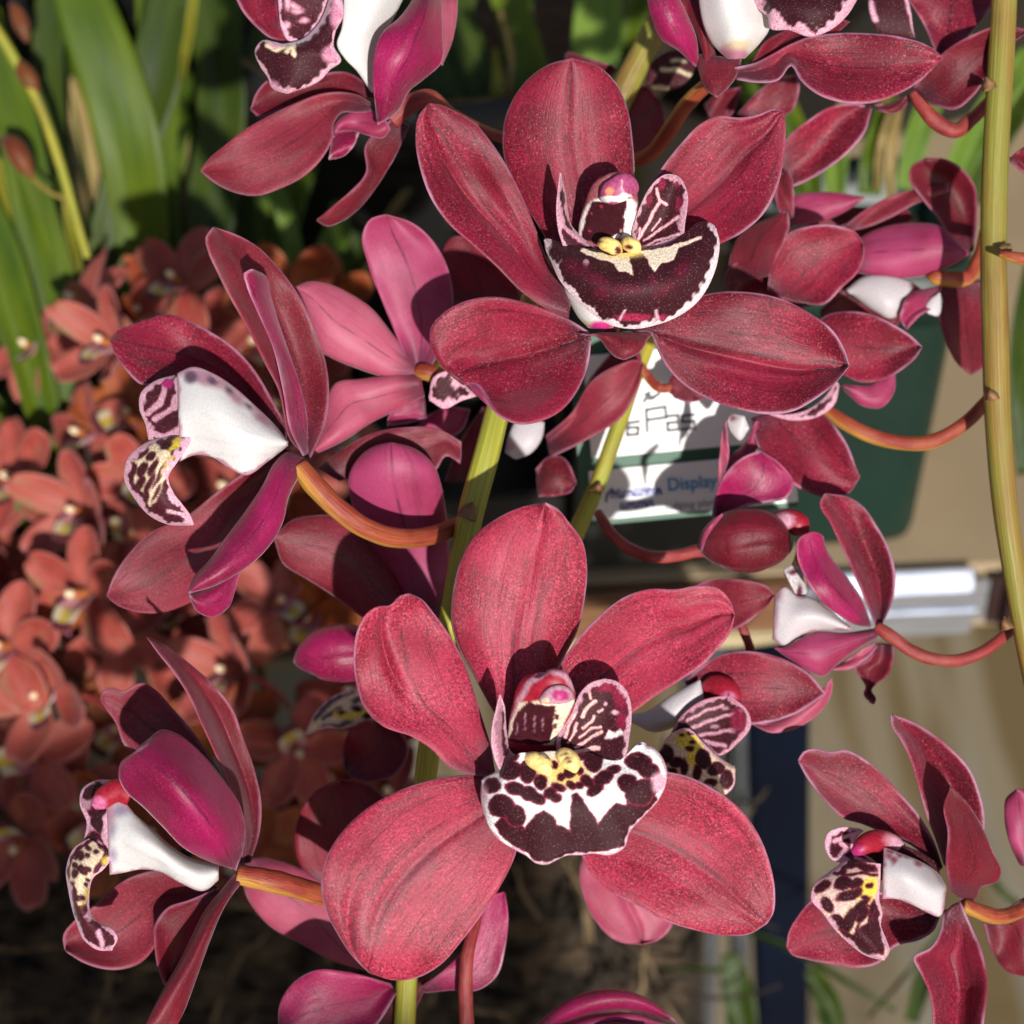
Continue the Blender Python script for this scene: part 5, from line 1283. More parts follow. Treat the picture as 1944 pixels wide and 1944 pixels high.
# ---- back-view flowers in the middle left
F = Flower('pale pink flower seen from behind between the left bloom and the upper bloom', .274, KN, (690, 740))
F.sep(KN, [(620, 720), (560, 570), (490, 400), (430, 240), (405, 110), (440, 40), (515, 18)], [(720, 720), (800, 570), (822, 400), (792, 250), (730, 140), (640, 60), (515, 18)], [-1, 0, 1, 3], cup=1.5, m=MBK, back=MF1, n=(36, 26))
F.pet(KN, [(650, 710), (540, 560), (450, 450), (350, 380), (250, 335), (160, 325), (95, 352)], [(660, 745), (500, 758), (380, 722), (280, 682), (210, 640), (140, 480), (95, 352)], [0, 2, 3, 2], cup=-1.5, m=MBK2, back=MF1, n=(36, 26))
F.pet(KN, [(670, 745), (540, 752), (400, 772), (280, 792), (240, 870), (200, 990), (170, 1110)], [(690, 850), (580, 905), (450, 970), (310, 1060), (170, 1125)], [0, 2, 3, 2], cup=-2, m=MBK2, back=MF1, n=(36, 24))
F.sep(KN, [(690, 850), (600, 870), (520, 960), (520, 985)], [(700, 950), (640, 970), (520, 990)], [-2, -2], m=MBK, n=(18, 12))
F.stalk(KN, [(635, 732, -2, 8), (665, 735, -1, 34), (705, 740, 0, 42), (760, 760, -2, 38), (830, 800, -10, 34), (950, 830, -18, 30)], MPED)
F.lip('lip', KN, [(712, 850), (735, 760), (800, 735), (865, 790)], [(715, 870), (780, 908), (860, 872), (930, 850)], DARK * 1.3, [], [3, 4, 3], rim=(1.2, PINK), n=(36, 24))

F = Flower('pink flower seen from behind, rounded hooded sepal above the arching orange stalk', .267, KN, (740, 1700))
F.sep(KN, [(620, 1900), (560, 1760), (480, 1600), (400, 1450), (350, 1310), (343, 1215), (400, 1120), (470, 1076), (540, 1063)], [(800, 1900), (805, 1650), (795, 1440), (772, 1280), (722, 1150), (640, 1088), (540, 1063)], [-4, -3, 0, 4, 3], cup=-3, m=MBK, back=MF1, n=(42, 28))
F.pet(KN, [(640, 1850), (520, 1560), (420, 1430), (200, 1395), (80, 1420), (0, 1500)], [(620, 1980), (430, 1880), (250, 1750), (140, 1682), (45, 1620), (0, 1500)], [-4, -4, -3, -2], cup=-2, m=MBR, back=MF1, n=(34, 26))
F.pet(KN, [(200, 1180), (310, 1095), (450, 1020), (600, 993), (760, 1002), (860, 1060)], [(300, 1240), (450, 1200), (600, 1180), (740, 1192), (790, 1125), (860, 1165)], [-4, -3, -3], m=MBR, n=(30, 20))

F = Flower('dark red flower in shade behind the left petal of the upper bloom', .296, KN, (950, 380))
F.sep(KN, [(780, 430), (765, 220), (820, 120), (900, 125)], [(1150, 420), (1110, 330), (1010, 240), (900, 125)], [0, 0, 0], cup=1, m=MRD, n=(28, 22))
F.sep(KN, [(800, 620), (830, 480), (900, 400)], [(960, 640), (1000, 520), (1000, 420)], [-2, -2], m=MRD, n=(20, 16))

F = Flower('dusky flower half hidden below the upper bloom, grooved petal crossing the plant label', .290, KO, (60, 800))
F.pet(KO, [(-60, 760), (130, 600), (330, 300), (540, 180), (690, 148), (732, 170)], [(-20, 940), (180, 842), (400, 722), (545, 622), (645, 480), (705, 330), (732, 170)], [-1, 0, 2, 2], cup=1.5, m=MBR, back=MBK, n=(34, 22))
F.sep(KO, [(-140, 1030), (-40, 930), (70, 930), (160, 1050), (188, 1145)], [(-120, 1260), (50, 1248), (140, 1222), (188, 1145)], [-1, 0, 1], cup=1, m=MRD, n=(26, 20))
F.lip('lip', KN, [(1060, 1110), (1080, 1020), (1110, 965), (1180, 950)], [(1110, 1140), (1180, 1110), (1230, 1040), (1240, 970)], GREYW, [('ell', KN, [(1080, 1080, 30, 20)], PINK, 6)], [1, 2, 1], mat=MLW, n=(26, 18), cup=-1)
F.sep(KO, [(160, 560), (300, 300), (480, 80), (560, 0)], [(560, 340), (720, 200), (700, 60), (640, 0)], [-3, -3, -3], m=MBR, n=(22, 18))
F.stalk(KO, [(720, 190, -4, 30), (780, 290, -4, 38), (870, 370, -3, 40), (960, 370, -3, 36)], MPED)
F.sep(KO, [(950, 410), (950, 300), (1000, 240)], [(1000, 455), (1090, 488), (1200, 470), (1300, 400)], [-2, -2], m=MRD, n=(22, 16))

F = Flower('deep red flower under the right side of the upper bloom, behind the round bud', .282, KO, (1500, 1300))
F.pet(KO, [(1290, 1460), (1330, 1230), (1420, 1050), (1560, 930), (1690, 880)], [(1420, 1430), (1560, 1340), (1760, 1300), (1900, 1270), (1960, 1150), (1860, 1000), (1690, 880)], [0, 1, 2, 2], cup=1.5, m=MMG, back=MBK, n=(32, 24))
F.pet(KO, [(1330, 1180), (1345, 1050), (1370, 800), (1395, 630)], [(1400, 1050), (1430, 950), (1425, 780), (1412, 640)], [3, 3, 3], m=MBK2, n=(26, 12))
F.pet(KO, [(1380, 1100), (1440, 940), (1560, 820), (1650, 640)], [(1500, 980), (1640, 900), (1700, 800), (1720, 640)], [-2, -2, -2], m=MBK, n=(26, 16))
F.lip('lip', KO, [(1420, 640), (1450, 590), (1560, 600)], [(1460, 740), (1520, 800), (1600, 700)], GREYW, [('ell', KO, [(1470, 620, 30, 20)], FRINGE, 6)], [-1, 0], mat=MLW, n=(20, 16))

# ---- behind the lower bloom, left
F = Flower('rounded dark red and pale pink petals of a flower behind the lower bloom, left side', .285, KD, (1480, 1260))
F.pet(KD, [(1350, 1270), (1245, 1180), (1213, 1050), (1240, 920), (1330, 800), (1440, 755)], [(1650, 1230), (1700, 1000), (1650, 850), (1570, 780), (1440, 755)], [0, 1, 2, 2], cup=1, m=MRD, n=(32, 26))
F.sep(KD, [(980, 1140), (965, 1250), (1000, 1350), (1080, 1450), (1250, 1550), (1380, 1622), (1540, 1672)], [(1060, 1130), (1200, 1170), (1400, 1280), (1500, 1500), (1620, 1660)], [-2, 0, 1, 0], cup=-1, m=MBK2, back=MF1, n=(34, 26))
F.pet(KM, [(1800, 1400), (1795, 1290), (1835, 1205), (1900, 1160), (1990, 1150)], [(1830, 1445), (1950, 1475), (2090, 1420), (2140, 1290), (2080, 1190), (1990, 1150)], [-3, -2, -2], cup=1.5, m=MRD, n=(30, 24))

F = Flower('small spotted cream and yellow lip peeping from behind the lower bloom under the magenta bud', .292, KM, (1900, 1080), 'orchid_flower')
F.lip('lip', KM, [(1598, 1225), (1655, 1110), (1740, 1030), (1850, 985), (1960, 950)], [(1620, 1225), (1700, 1195), (1800, 1195), (1900, 1170), (1990, 1150)], CREAM * .75 + PINK * .15,
      [('stroke', KM, [(22, (1650, 1130), (1740, 1040), (1840, 990)), (14, (1700, 1140), (1780, 1090)), (14, (1700, 1185), (1790, 1180), (1840, 1150)), (18, (1860, 1050), (1940, 1010))], np.array([.10, .075, .085]), 4),
       ('stroke', KM, [(20, (1770, 1120), (1840, 1130), (1930, 1100))], YELL, 4), ('ell', KM, [(1790, 1110, 24, 12), (1870, 1090, 30, 18), (1920, 1130, 26, 18)], DARK, 3)], [0, 2, 1], n=(56, 34), rim=(.4, PINK))
F.pet(KM, [(1900, 1080), (1960, 960), (2060, 900)], [(1960, 1150), (2040, 1060), (2100, 940)], [-2, -2], m=MRD, n=(20, 14))

F = Flower('closed magenta bud left of the lower bloom', .280, KM, (1700, 810), 'orchid_bud', 'flower bud', 'orchid buds')
tube('bud', KM, [(1540, 842, 0, 8), (1580, 832, 1, 60), (1650, 812, 2, 120), (1750, 800, 3, 150), (1850, 800, 3, 148), (1950, 805, 2, 110), (2010, 810, 1, 50)], F.D, F.o, [MMG], .9, (60, 64), lump=.01, seams=[(4.4, 4.9, .06), (3.3, 3.6, .05)])
F.stalk(KM, [(2000, 810, 0, 40), (2100, 830, -4, 34), (2220, 880, -8, 30)], MPED2)

# ---- bottom edge
F = Flower('upright dark petals of a flower below the lower bloom, on a thin pale red stalk', .268, KQ, (700, 480))
F.pet(KQ, [(700, 480), (770, 430), (860, 330), (900, 240), (945, 172), (980, 165)], [(715, 500), (800, 492), (890, 492), (950, 450), (982, 350), (992, 240), (980, 165)], [0, 1, 1, 0], m=MMG, back=MBK, n=(32, 22))
F.pet(KQ, [(225, 620), (228, 545), (280, 462), (350, 425), (450, 430), (600, 470)], [(240, 640), (400, 660), (540, 620), (620, 500)], [2, 2, 0], m=MMG, cup=1, n=(30, 22))
F.sep(KQ, [(540, 620), (580, 530), (620, 480), (680, 470)], [(620, 640), (660, 600), (700, 520), (740, 440)], [-2, -2], m=MRD, n=(20, 14))
F.stalk(KQ, [(855, 640, 6, 25), (850, 500, 6, 24), (855, 380, 6, 22), (880, 270, 4, 20), (890, 220, 2, 18)], MPED2)

F = Flower('striped deep red petals rising from the bottom edge, centre right', .262, KQ, (1300, 640))
F.pet(KQ, [(1070, 620), (1150, 552), (1240, 502), (1330, 486), (1430, 508), (1500, 550), (1560, 602)], [(1080, 650), (1200, 590), (1320, 560), (1420, 560), (1500, 585), (1560, 606)], [0, 2, 2, 0], cup=-1.5, m=MMG, back=MRD, n=(32, 18))
F.pet(KQ, [(1080, 650), (1200, 595), (1320, 568), (1420, 570), (1530, 610)], [(1090, 700), (1250, 640), (1400, 630), (1530, 630)], [1, 2, 1], cup=-1.5, m=MBK, n=(28, 16))
F.sep(KQ, [(1180, 640), (1320, 600), (1450, 612)], [(1200, 700), (1350, 660), (1480, 650)], [3, 4, 3], cup=-1, m=MRD, n=(22, 14))

F = Flower('single pale pink petal back hanging below the right sepal of the lower bloom', .285, KQ, (1300, 120))
F.sep(KQ, [(1250, 20), (1228, 90), (1240, 170), (1290, 270), (1350, 326), (1440, 339)], [(1400, 60), (1520, 200), (1540, 270), (1500, 320), (1440, 339)], [0, 1, 1], groove=1.2, m=MBK2, back=MF1, n=(30, 24))
F.stalk(KQ, [(1260, 40, -2, 18), (1200, 0, -12, 18), (1100, -60, -22, 17)], MPED2)

# ---- right edge
F = Flower('dark mauve petals cut by the right edge beside the lower right flower', .266, KF, (1720, 1000))
F.pet(KF, [(1660, 1000), (1595, 850), (1570, 700), (1580, 605), (1640, 552)], [(1760, 1000), (1760, 700), (1720, 560), (1640, 552)], [0, 1, 1], cup=-1.5, m=MBK, back=MRD, n=(28, 20))
F.sep(KF, [(1445, 1340), (1490, 1490), (1580, 1620), (1720, 1660)], [(1560, 1300), (1620, 1230), (1740, 1170), (1780, 1500)], [-6, -6, -6], m=MRD, n=(26, 20))
F = Flower('tiny dark petal tip at the right edge beyond the thick stem', .270, KS, (1944, 300))
F.pet(KS, [(1970, 260), (1935, 285), (1916, 300)], [(1975, 345), (1945, 330), (1918, 308)], [0, 0, 0], m=MRD, n=(18, 14))


# ------------------------------------------------------------------ flower spikes
def spike(label, D, K, path, mat, bracts=(), n=(70, 22)):
    x, y = K(path[-1][:2])
    o = thing('flower_spike', label, 'flower spike', P(x, y, D), 'orchid flower stems')
    tube('stalk', K, path, D, o, [mat], 1.0, n, lump=.015)
    for (bx, by, z, w, h, an) in bracts:
        ca, sa = math.cos(math.radians(an)), math.sin(math.radians(an))
        pt = lambda a, b: (bx + a * ca - b * sa, by + a * sa + b * ca)
        trace('bract', K, [pt(-w, 0), pt(-w * .8, -h * .5), pt(0, -h)], [pt(w, 0), pt(w * .8, -h * .5), pt(0, -h)], D, [z, z, z - 1], o, [MBRACT, MBRACT], cup=-1.5, n=(14, 10), th=.4)
    return o


spike('thick yellow-green flower stem running down behind the lower bloom', .262, KS,
      [(1010, 560, -8, 18), (985, 640, -6, 20), (950, 760, -3, 23), (922, 870, 0, 25), (895, 970, 0, 25), (872, 1080, -2, 22), (850, 1200, -5, 21), (815, 1420, -8, 21), (790, 1650, -8, 21), (773, 1850, -6, 20), (766, 1990, -6, 21)],
      MSTEM, [(885, 985, 5, 20, 34, 20), (780, 1760, -3, 18, 30, 10)])
spike('slim yellow-green stem crossing in front of the plant label', .294, KS,
      [(1262, 560, -6, 13), (1235, 640, -4, 14), (1205, 720, -2, 14), (1170, 820, 0, 15), (1130, 930, 0, 16), (1085, 1030, 0, 17), (1035, 1150, -2, 18), (990, 1260, -4, 18)], MSTEM,
      [(1130, 935, 4, 12, 22, 25)])
spike('thick green and brown flower stem along the right edge', .268, KS,
      [(1908, -40, 0, 24), (1900, 120, 0, 25), (1890, 300, 0, 25), (1886, 480, 0, 25), (1890, 640, 0, 26), (1895, 800, 0, 25), (1908, 960, 0, 24), (1928, 1100, 0, 22), (1948, 1220, 0, 20), (1975, 1360, 0, 18)], MSTEM2,
      [(1885, 760, 6, 14, 24, -15), (1912, 1195, 5, 14, 26, -15), (1906, 478, 6, 14, 20, 40), (1880, 170, 6, 14, 26, -20)])
spike('short yellow-green stem slanting behind the top of the upper bloom', .300, KS,
      [(1275, -30, 0, 22), (1235, 70, 0, 24), (1190, 160, 0, 25), (1140, 270, -2, 24), (1090, 400, -4, 22), (1050, 520, -6, 20)], MSTEM2)
o = thing('flower_spike', 'thin orange stalk end crossing the right stem at the edge', 'flower spike', P(1944, 490, .262), 'orchid flower stems')
tube('stalk', KS, [(1898, 482, 2, 6), (1920, 487, 3, 10), (1944, 492, 3, 12), (1985, 500, 2, 12)], .262, o, [MPED], 1.0, (24, 14))

# ------------------------------------------------------------------ leafy plants
def leaf_mat(name, a, b_, rough=.42):
    m, nt, b = nodes(name)
    sep = N_(nt, 'ShaderNodeSeparateXYZ'); nt.links.new(attr(nt, 'uvw').outputs['Vector'], sep.inputs[0])
    u, v, s = sep.outputs
    f = rng_(nt, noise(nt, comb(nt, mth(nt, 'MULTIPLY', u, 3), mth(nt, 'MULTIPLY', v, 2), s), 1, 4), .3, .7)
    c = mixc(nt, f, a, b_)
    st = rng_(nt, noise(nt, comb(nt, mth(nt, 'MULTIPLY', u, 4), mth(nt, 'MULTIPLY', v, 34), s), 1, 2), .4, .7, .78, 1.15)
    h = N_(nt, 'ShaderNodeHueSaturation'); nt.links.new(c, h.inputs['Color']); nt.links.new(st, h.inputs['Value'])
    dust = rng_(nt, noise(nt, obj_co(nt), 140, 3), .64, .74)
    c = mixc(nt, mth(nt, 'MULTIPLY', dust, .22), h.outputs[0], (.14, .16, .08))
    nt.links.new(c, b.inputs['Base Color'])
    b.inputs['Roughness'].default_value = rough
    b.inputs['Specular IOR Level'].default_value = .18
    bp = N_(nt, 'ShaderNodeBump'); bp.inputs['Strength'].default_value = .3; bp.inputs['Distance'].default_value = .0006
    nt.links.new(noise(nt, comb(nt, mth(nt, 'MULTIPLY', u, 4), mth(nt, 'MULTIPLY', v, 34), s), 1, 2), bp.inputs['Height'])
    nt.links.new(bp.outputs[0], b.inputs['Normal'])
    return m


LG = leaf_mat('leaf green', (.082, .120, .005), (.042, .078, .006))
LD = leaf_mat('leaf dark green', (.040, .062, .005), (.020, .038, .005))
LB = leaf_mat('leaf bright green', (.13, .20, .025), (.085, .15, .022))
LY = leaf_mat('leaf yellowing', (.22, .20, .020), (.14, .15, .015))
LS = leaf_mat('dry leaf straw', (.34, .26, .10), (.24, .16, .06))


def leaf(o, D, pts, mat, name='leaf', fold=2.0):
    """pts: (x, y, depth offset mm, half width px) base -> tip"""
    p = np.array(pts, float)
    c = curve(p, 26)
    t = np.gradient(c[:, :2], axis=0); t /= np.linalg.norm(t, axis=1, keepdims=True)
    n_ = np.stack([-t[:, 1], t[:, 0]], 1)
    w = c[:, 3:4]
    L = c[:, :2] - n_ * w; R = c[:, :2] + n_ * w
    zs = c[::5, 2]
    return trace(name, KS, L, R, D, list(zs), o, [mat, mat], cup=fold, n=(30, 9), th=.6, rough=.6)


def plant(label, D, at, group='leafy orchid plants'):
    return thing('orchid_plant', label, 'leafy plant', P(at[0], at[1], D), group)


pl = plant('orchid plant with broad strap leaves filling the upper left corner', .44, (180, 800))
for pts, m in (
    ([(250, 800, -30, 34), (268, 620, -10, 40), (268, 430, 0, 52), (232, 220, 10, 62), (170, 40, 14, 58), (125, -80, 14, 48)], LG),
    ([(130, 830, -30, 30), (180, 640, -14, 44), (215, 480, -5, 50), (240, 330, 0, 46), (300, 120, 4, 50), (330, -60, 4, 46)], LD),
    ([(150, 860, 0, 26), (120, 720, 4, 36), (90, 560, 6, 40), (60, 380, 8, 42), (20, 180, 8, 38), (-30, 20, 8, 30)], LG),
    ([(100, 900, 10, 22), (75, 760, 12, 34), (40, 620, 12, 38), (0, 470, 12, 36), (-60, 330, 12, 26)], LG),
    ([(118, 800, 6, 10), (128, 690, 8, 24), (112, 540, 8, 32), (70, 380, 8, 30), (40, 250, 8, 18), (30, 190, 8, 2)], LG),
    ([(175, 640, -12, 8), (160, 560, -12, 22), (130, 450, -12, 28), (100, 300, -12, 30), (90, 100, -12, 30), (100, -60, -12, 28)], LD),
    ([(360, 600, -20, 40), (400, 400, -20, 48), (420, 200, -20, 46), (410, 50, -20, 44), (400, -60, -20, 40)], LD),
    ([(330, 560, -14, 30), (300, 420, -14, 42), (290, 300, -14, 46), (300, 150, -14, 40), (290, -60, -14, 36)], LG),
    ([(345, 165, 8, 3), (350, 110, 8, 8), (362, 40, 8, 10), (372, -60, 8, 9)], LY),
    ([(170, 590, 2, 3), (150, 540, 2, 9), (140, 470, 2, 10), (128, 400, 2, 8), (122, 330, 2, 3)], LY),
    ([(40, 560, 6, 3), (50, 470, 6, 14), (30, 400, 6, 18), (0, 330, 6, 16), (-30, 280, 6, 10)], LY),
    ([(60, 1000, -6, 20), (20, 860, -6, 26), (-30, 760, -6, 26), (-90, 690, -6, 20)], LG),
    ([(-20, 790, 8, 8), (40, 835, 8, 10), (80, 870, 8, 6)], LY),
):
    leaf(pl, .44, pts, m)
pl = plant('narrow dark leaved plant in shade between the left and upper blooms', .47, (560, 720))
for pts, m in (
    ([(520, 640, 0, 16), (535, 480, 0, 24), (560, 380, 0, 22), (600, 260, 0, 22), (660, 100, 0, 22), (700, -60, 0, 18)], LG),
    ([(560, 600, 6, 12), (560, 500, 6, 18), (545, 420, 6, 18), (510, 330, 6, 16)], LB),
    ([(590, 620, 4, 14), (600, 520, 4, 24), (640, 440, 4, 26), (640, 380, 4, 10)], LG),
    ([(480, 620, -10, 30), (450, 480, -10, 36), (430, 350, -10, 32), (470, 180, -10, 30), (520, 20, -10, 26)], LD),
    ([(640, 700, -10, 26), (660, 500, -10, 30), (700, 330, -10, 30), (760, 150, -10, 28), (800, -60, -10, 24)], LD),
    ([(420, 520, 2, 24), (400, 430, 2, 26), (380, 330, 2, 8)], LG),
    ([(520, 420, -20, 8), (450, 330, -20, 10), (360, 200, -20, 9), (300, 60, -20, 8)], LD),
    ([(400, 180, 0, 3), (350, 260, 0, 6), (300, 330, 0, 6), (250, 420, 0, 4)], LD),
    ([(730, 420, 4, 6), (760, 380, 4, 7), (790, 330, 4, 3)], LS),
    ([(690, 520, -4, 6), (745, 440, -4, 9), (775, 380, -4, 5)], LS),
):
    leaf(pl, .47, pts, m)
pl = plant('dense clump of narrow olive leaves behind the broad leaves, upper left', .53, (300, 760))
g = np.random.default_rng(31)
for k in range(96):
    x0 = g.uniform(-340, 900); lean = g.uniform(-180, 180); w0 = g.uniform(14, 30); zz0 = g.uniform(-60, 45)
    y0 = g.uniform(640, 800); y1 = g.uniform(-120, 260)
    pts = [(x0 + lean * f_ + g.uniform(-16, 16) , y0 + (y1 - y0) * f_, zz0, w0 * w_) for f_, w_ in ((0, .6), (.25, .95), (.5, 1.), (.75, .9), (1., .35))]
    leaf(pl, .53, pts, (LG, LG, LD, LG, LB, LY, LG)[int(g.integers(0, 7))] if g.random() < .93 else LS)
pl = plant('plant with green leaves against tan paper at top centre', .46, (1000, 420))
for pts, m in (
    ([(980, 420, 0, 26), (990, 300, 0, 34), (1010, 180, 0, 36), (985, 60, 0, 34), (940, -60, 0, 30)], LG),
    ([(1130, 420, 4, 24), (1125, 250, 4, 40), (1130, 120, 4, 46), (1140, -60, 4, 44)], LB),
    ([(880, 420, -8, 30), (870, 280, -8, 36), (850, 120, -8, 36), (880, -60, -8, 34)], LD),
    ([(940, 380, -4, 26), (935, 250, -4, 30), (900, 120, -4, 32), (830, -60, -4, 34)], LD),
    ([(960, 200, 8, 4), (970, 100, 8, 6), (950, 20, 8, 4)], LS),
    ([(930, 260, 8, 3), (945, 170, 8, 12), (940, 90, 8, 3)], LY),
    ([(875, 260, 8, 3), (880, 215, 8, 10), (870, 180, 8, 3)], LY),
    ([(790, 300, -14, 30), (790, 160, -14, 36), (800, 40, -14, 36), (820, -60, -14, 30)], LD),
    ([(1190, 340, -6, 22), (1185, 200, -6, 30), (1200, 80, -6, 30), (1230, -60, -6, 26)], LG),
):
    leaf(pl, .46, pts, m)
pl = plant('plant with short bright green leaves and cut dry sheaths at upper right', .44, (1680, 380))
for pts, m in (
    ([(1585, 380, 0, 18), (1590, 290, 0, 22), (1610, 200, 0, 20), (1650, 120, 0, 16)], LB),
    ([(1650, 370, 2, 22), (1658, 300, 2, 24), (1680, 220, 2, 20), (1690, 150, 2, 12)], LG),
    ([(1690, 380, 4, 8), (1690, 320, 4, 10), (1700, 240, 4, 9), (1712, 190, 4, 4)], LS),
    ([(1665, 360, 5, 5), (1672, 280, 5, 7), (1690, 210, 5, 4)], LS),
    ([(1720, 360, 3, 20), (1745, 250, 3, 24), (1790, 140, 3, 24), (1830, 20, 3, 22)], LB),
    ([(1800, 390, 0, 20), (1830, 300, 0, 28), (1880, 210, 0, 28), (1960, 100, 0, 24)], LB),
    ([(1840, 380, -6, 30), (1880, 280, -6, 32), (1960, 160, -6, 30), (2040, 60, -6, 26)], LD),
    ([(1540, 420, -4, 22), (1530, 320, -4, 26), (1500, 220, -4, 22), (1450, 110, -4, 18)], LG),
    ([(1960, 900, -6, 30), (1950, 760, -6, 34), (1955, 620, -6, 34), (1970, 480, -6, 20)], LD),
    ([(1500, 330, -12, 26), (1440, 200, -12, 26), (1400, 60, -12, 24)], LG),
):
    leaf(pl, .44, pts, m)
pl = plant('narrow green leaves rising from the bottom edge beside the blue leg', .50, (1400, 1960))
for pts, m in (
    ([(1412, 2000, 0, 22), (1408, 1930, 0, 30), (1395, 1860, 0, 28), (1385, 1810, 0, 16)], LD),
    ([(1200, 1845, 0, 3), (1290, 1838, 0, 5), (1380, 1842, 0, 5)], LD),
    ([(1420, 1770, 0, 4), (1500, 1800, 0, 6), (1600, 1860, 0, 6), (1700, 1920, 0, 4)], LD),
    ([(1590, 2000, 0, 20), (1570, 1900, 0, 24), (1540, 1840, 0, 14)], LD),
    ([(1860, 1640, 0, 5), (1900, 1690, 0, 7), (1950, 1730, 0, 6)], LD),
    ([(1650, 1930, 0, 3), (1720, 1850, 0, 4), (1790, 1760, 0, 3)], LD),
    ([(1730, 1940, 0, 14), (1760, 1840, 0, 18), (1800, 1760, 0, 10)], LD),
):
    leaf(pl, .50, pts, m)
# yellowish bud spike in the upper left corner
o = thing('flower_spike', 'blurred yellow-green bud stem in the upper left corner', 'flower spike', P(168, 480, .41), 'orchid flower stems')
tube('stalk', KS, [(-30, 20, 0, 9), (20, 100, 0, 10), (70, 190, 0, 9), (110, 300, 0, 9), (140, 400, 0, 8), (166, 490, 0, 7)], .41, o, [MSTEM], 1.0, (40, 14))
MBUD = petal_mat('young bud brown', (.17, .045, .010), (.11, .022, .008), grain=.1, vein=.3, rimw=.2)
for pth in ([(20, 5, 0, 4), (32, 25, 0, 13), (44, 55, 0, 14), (52, 80, 0, 4)], [(30, 110, 0, 4), (42, 130, 0, 14), (58, 155, 0, 16), (70, 178, 0, 5)], [(4, 262, 0, 6), (22, 275, 0, 18), (42, 305, 0, 20), (62, 340, 0, 4)]):
    tube('bud', KS, pth, .41, o, [MBUD], 1.0, (20, 16))
tube('bud_stalk', KS, [(60, 338, 0, 4), (90, 362, 0, 4), (125, 380, 0, 4)], .41, o, [MSTEM2], 1.0, (16, 10))

# ------------------------------------------------------------------ small orange orchid flowers
def local_petal(name, ln, wd, ang, bend, tw, mats, org=(0, 0, 0), n=(14, 9)):
    t = np.linspace(0, 1, n[0]); v = np.linspace(-1, 1, n[1])
    prof = np.sqrt(np.clip(1 - ((t - .56) / .47) ** 2, 0, 1)) * (.35 + .65 * np.clip(t / .4, 0, 1))
    prof[0] = .22; prof = np.maximum(prof, .05)
    T, V = np.meshgrid(t, v, indexing='ij')
    x = V * prof[:, None] * wd
    y = T * ln
    z = bend * T ** 2 * ln + .45 * wd * V ** 2 * prof[:, None] + tw * V * T * wd
    ca, sa = math.cos(ang), math.sin(ang)
    G = np.stack([x * ca - y * sa, x * sa + y * ca, z], 2) + np.array(org)
    e = (np.minimum(prof[:, None] * wd * (1 - np.abs(V)), (1 - T) * ln)) * 1000
    me = shell(name, G, .0007, e, np.stack([T, (V + 1) / 2], 2), ang * 7, np.zeros(3), np.array([0, 0, 1.0]))
    for m in mats: me.materials.append(m)
    return me


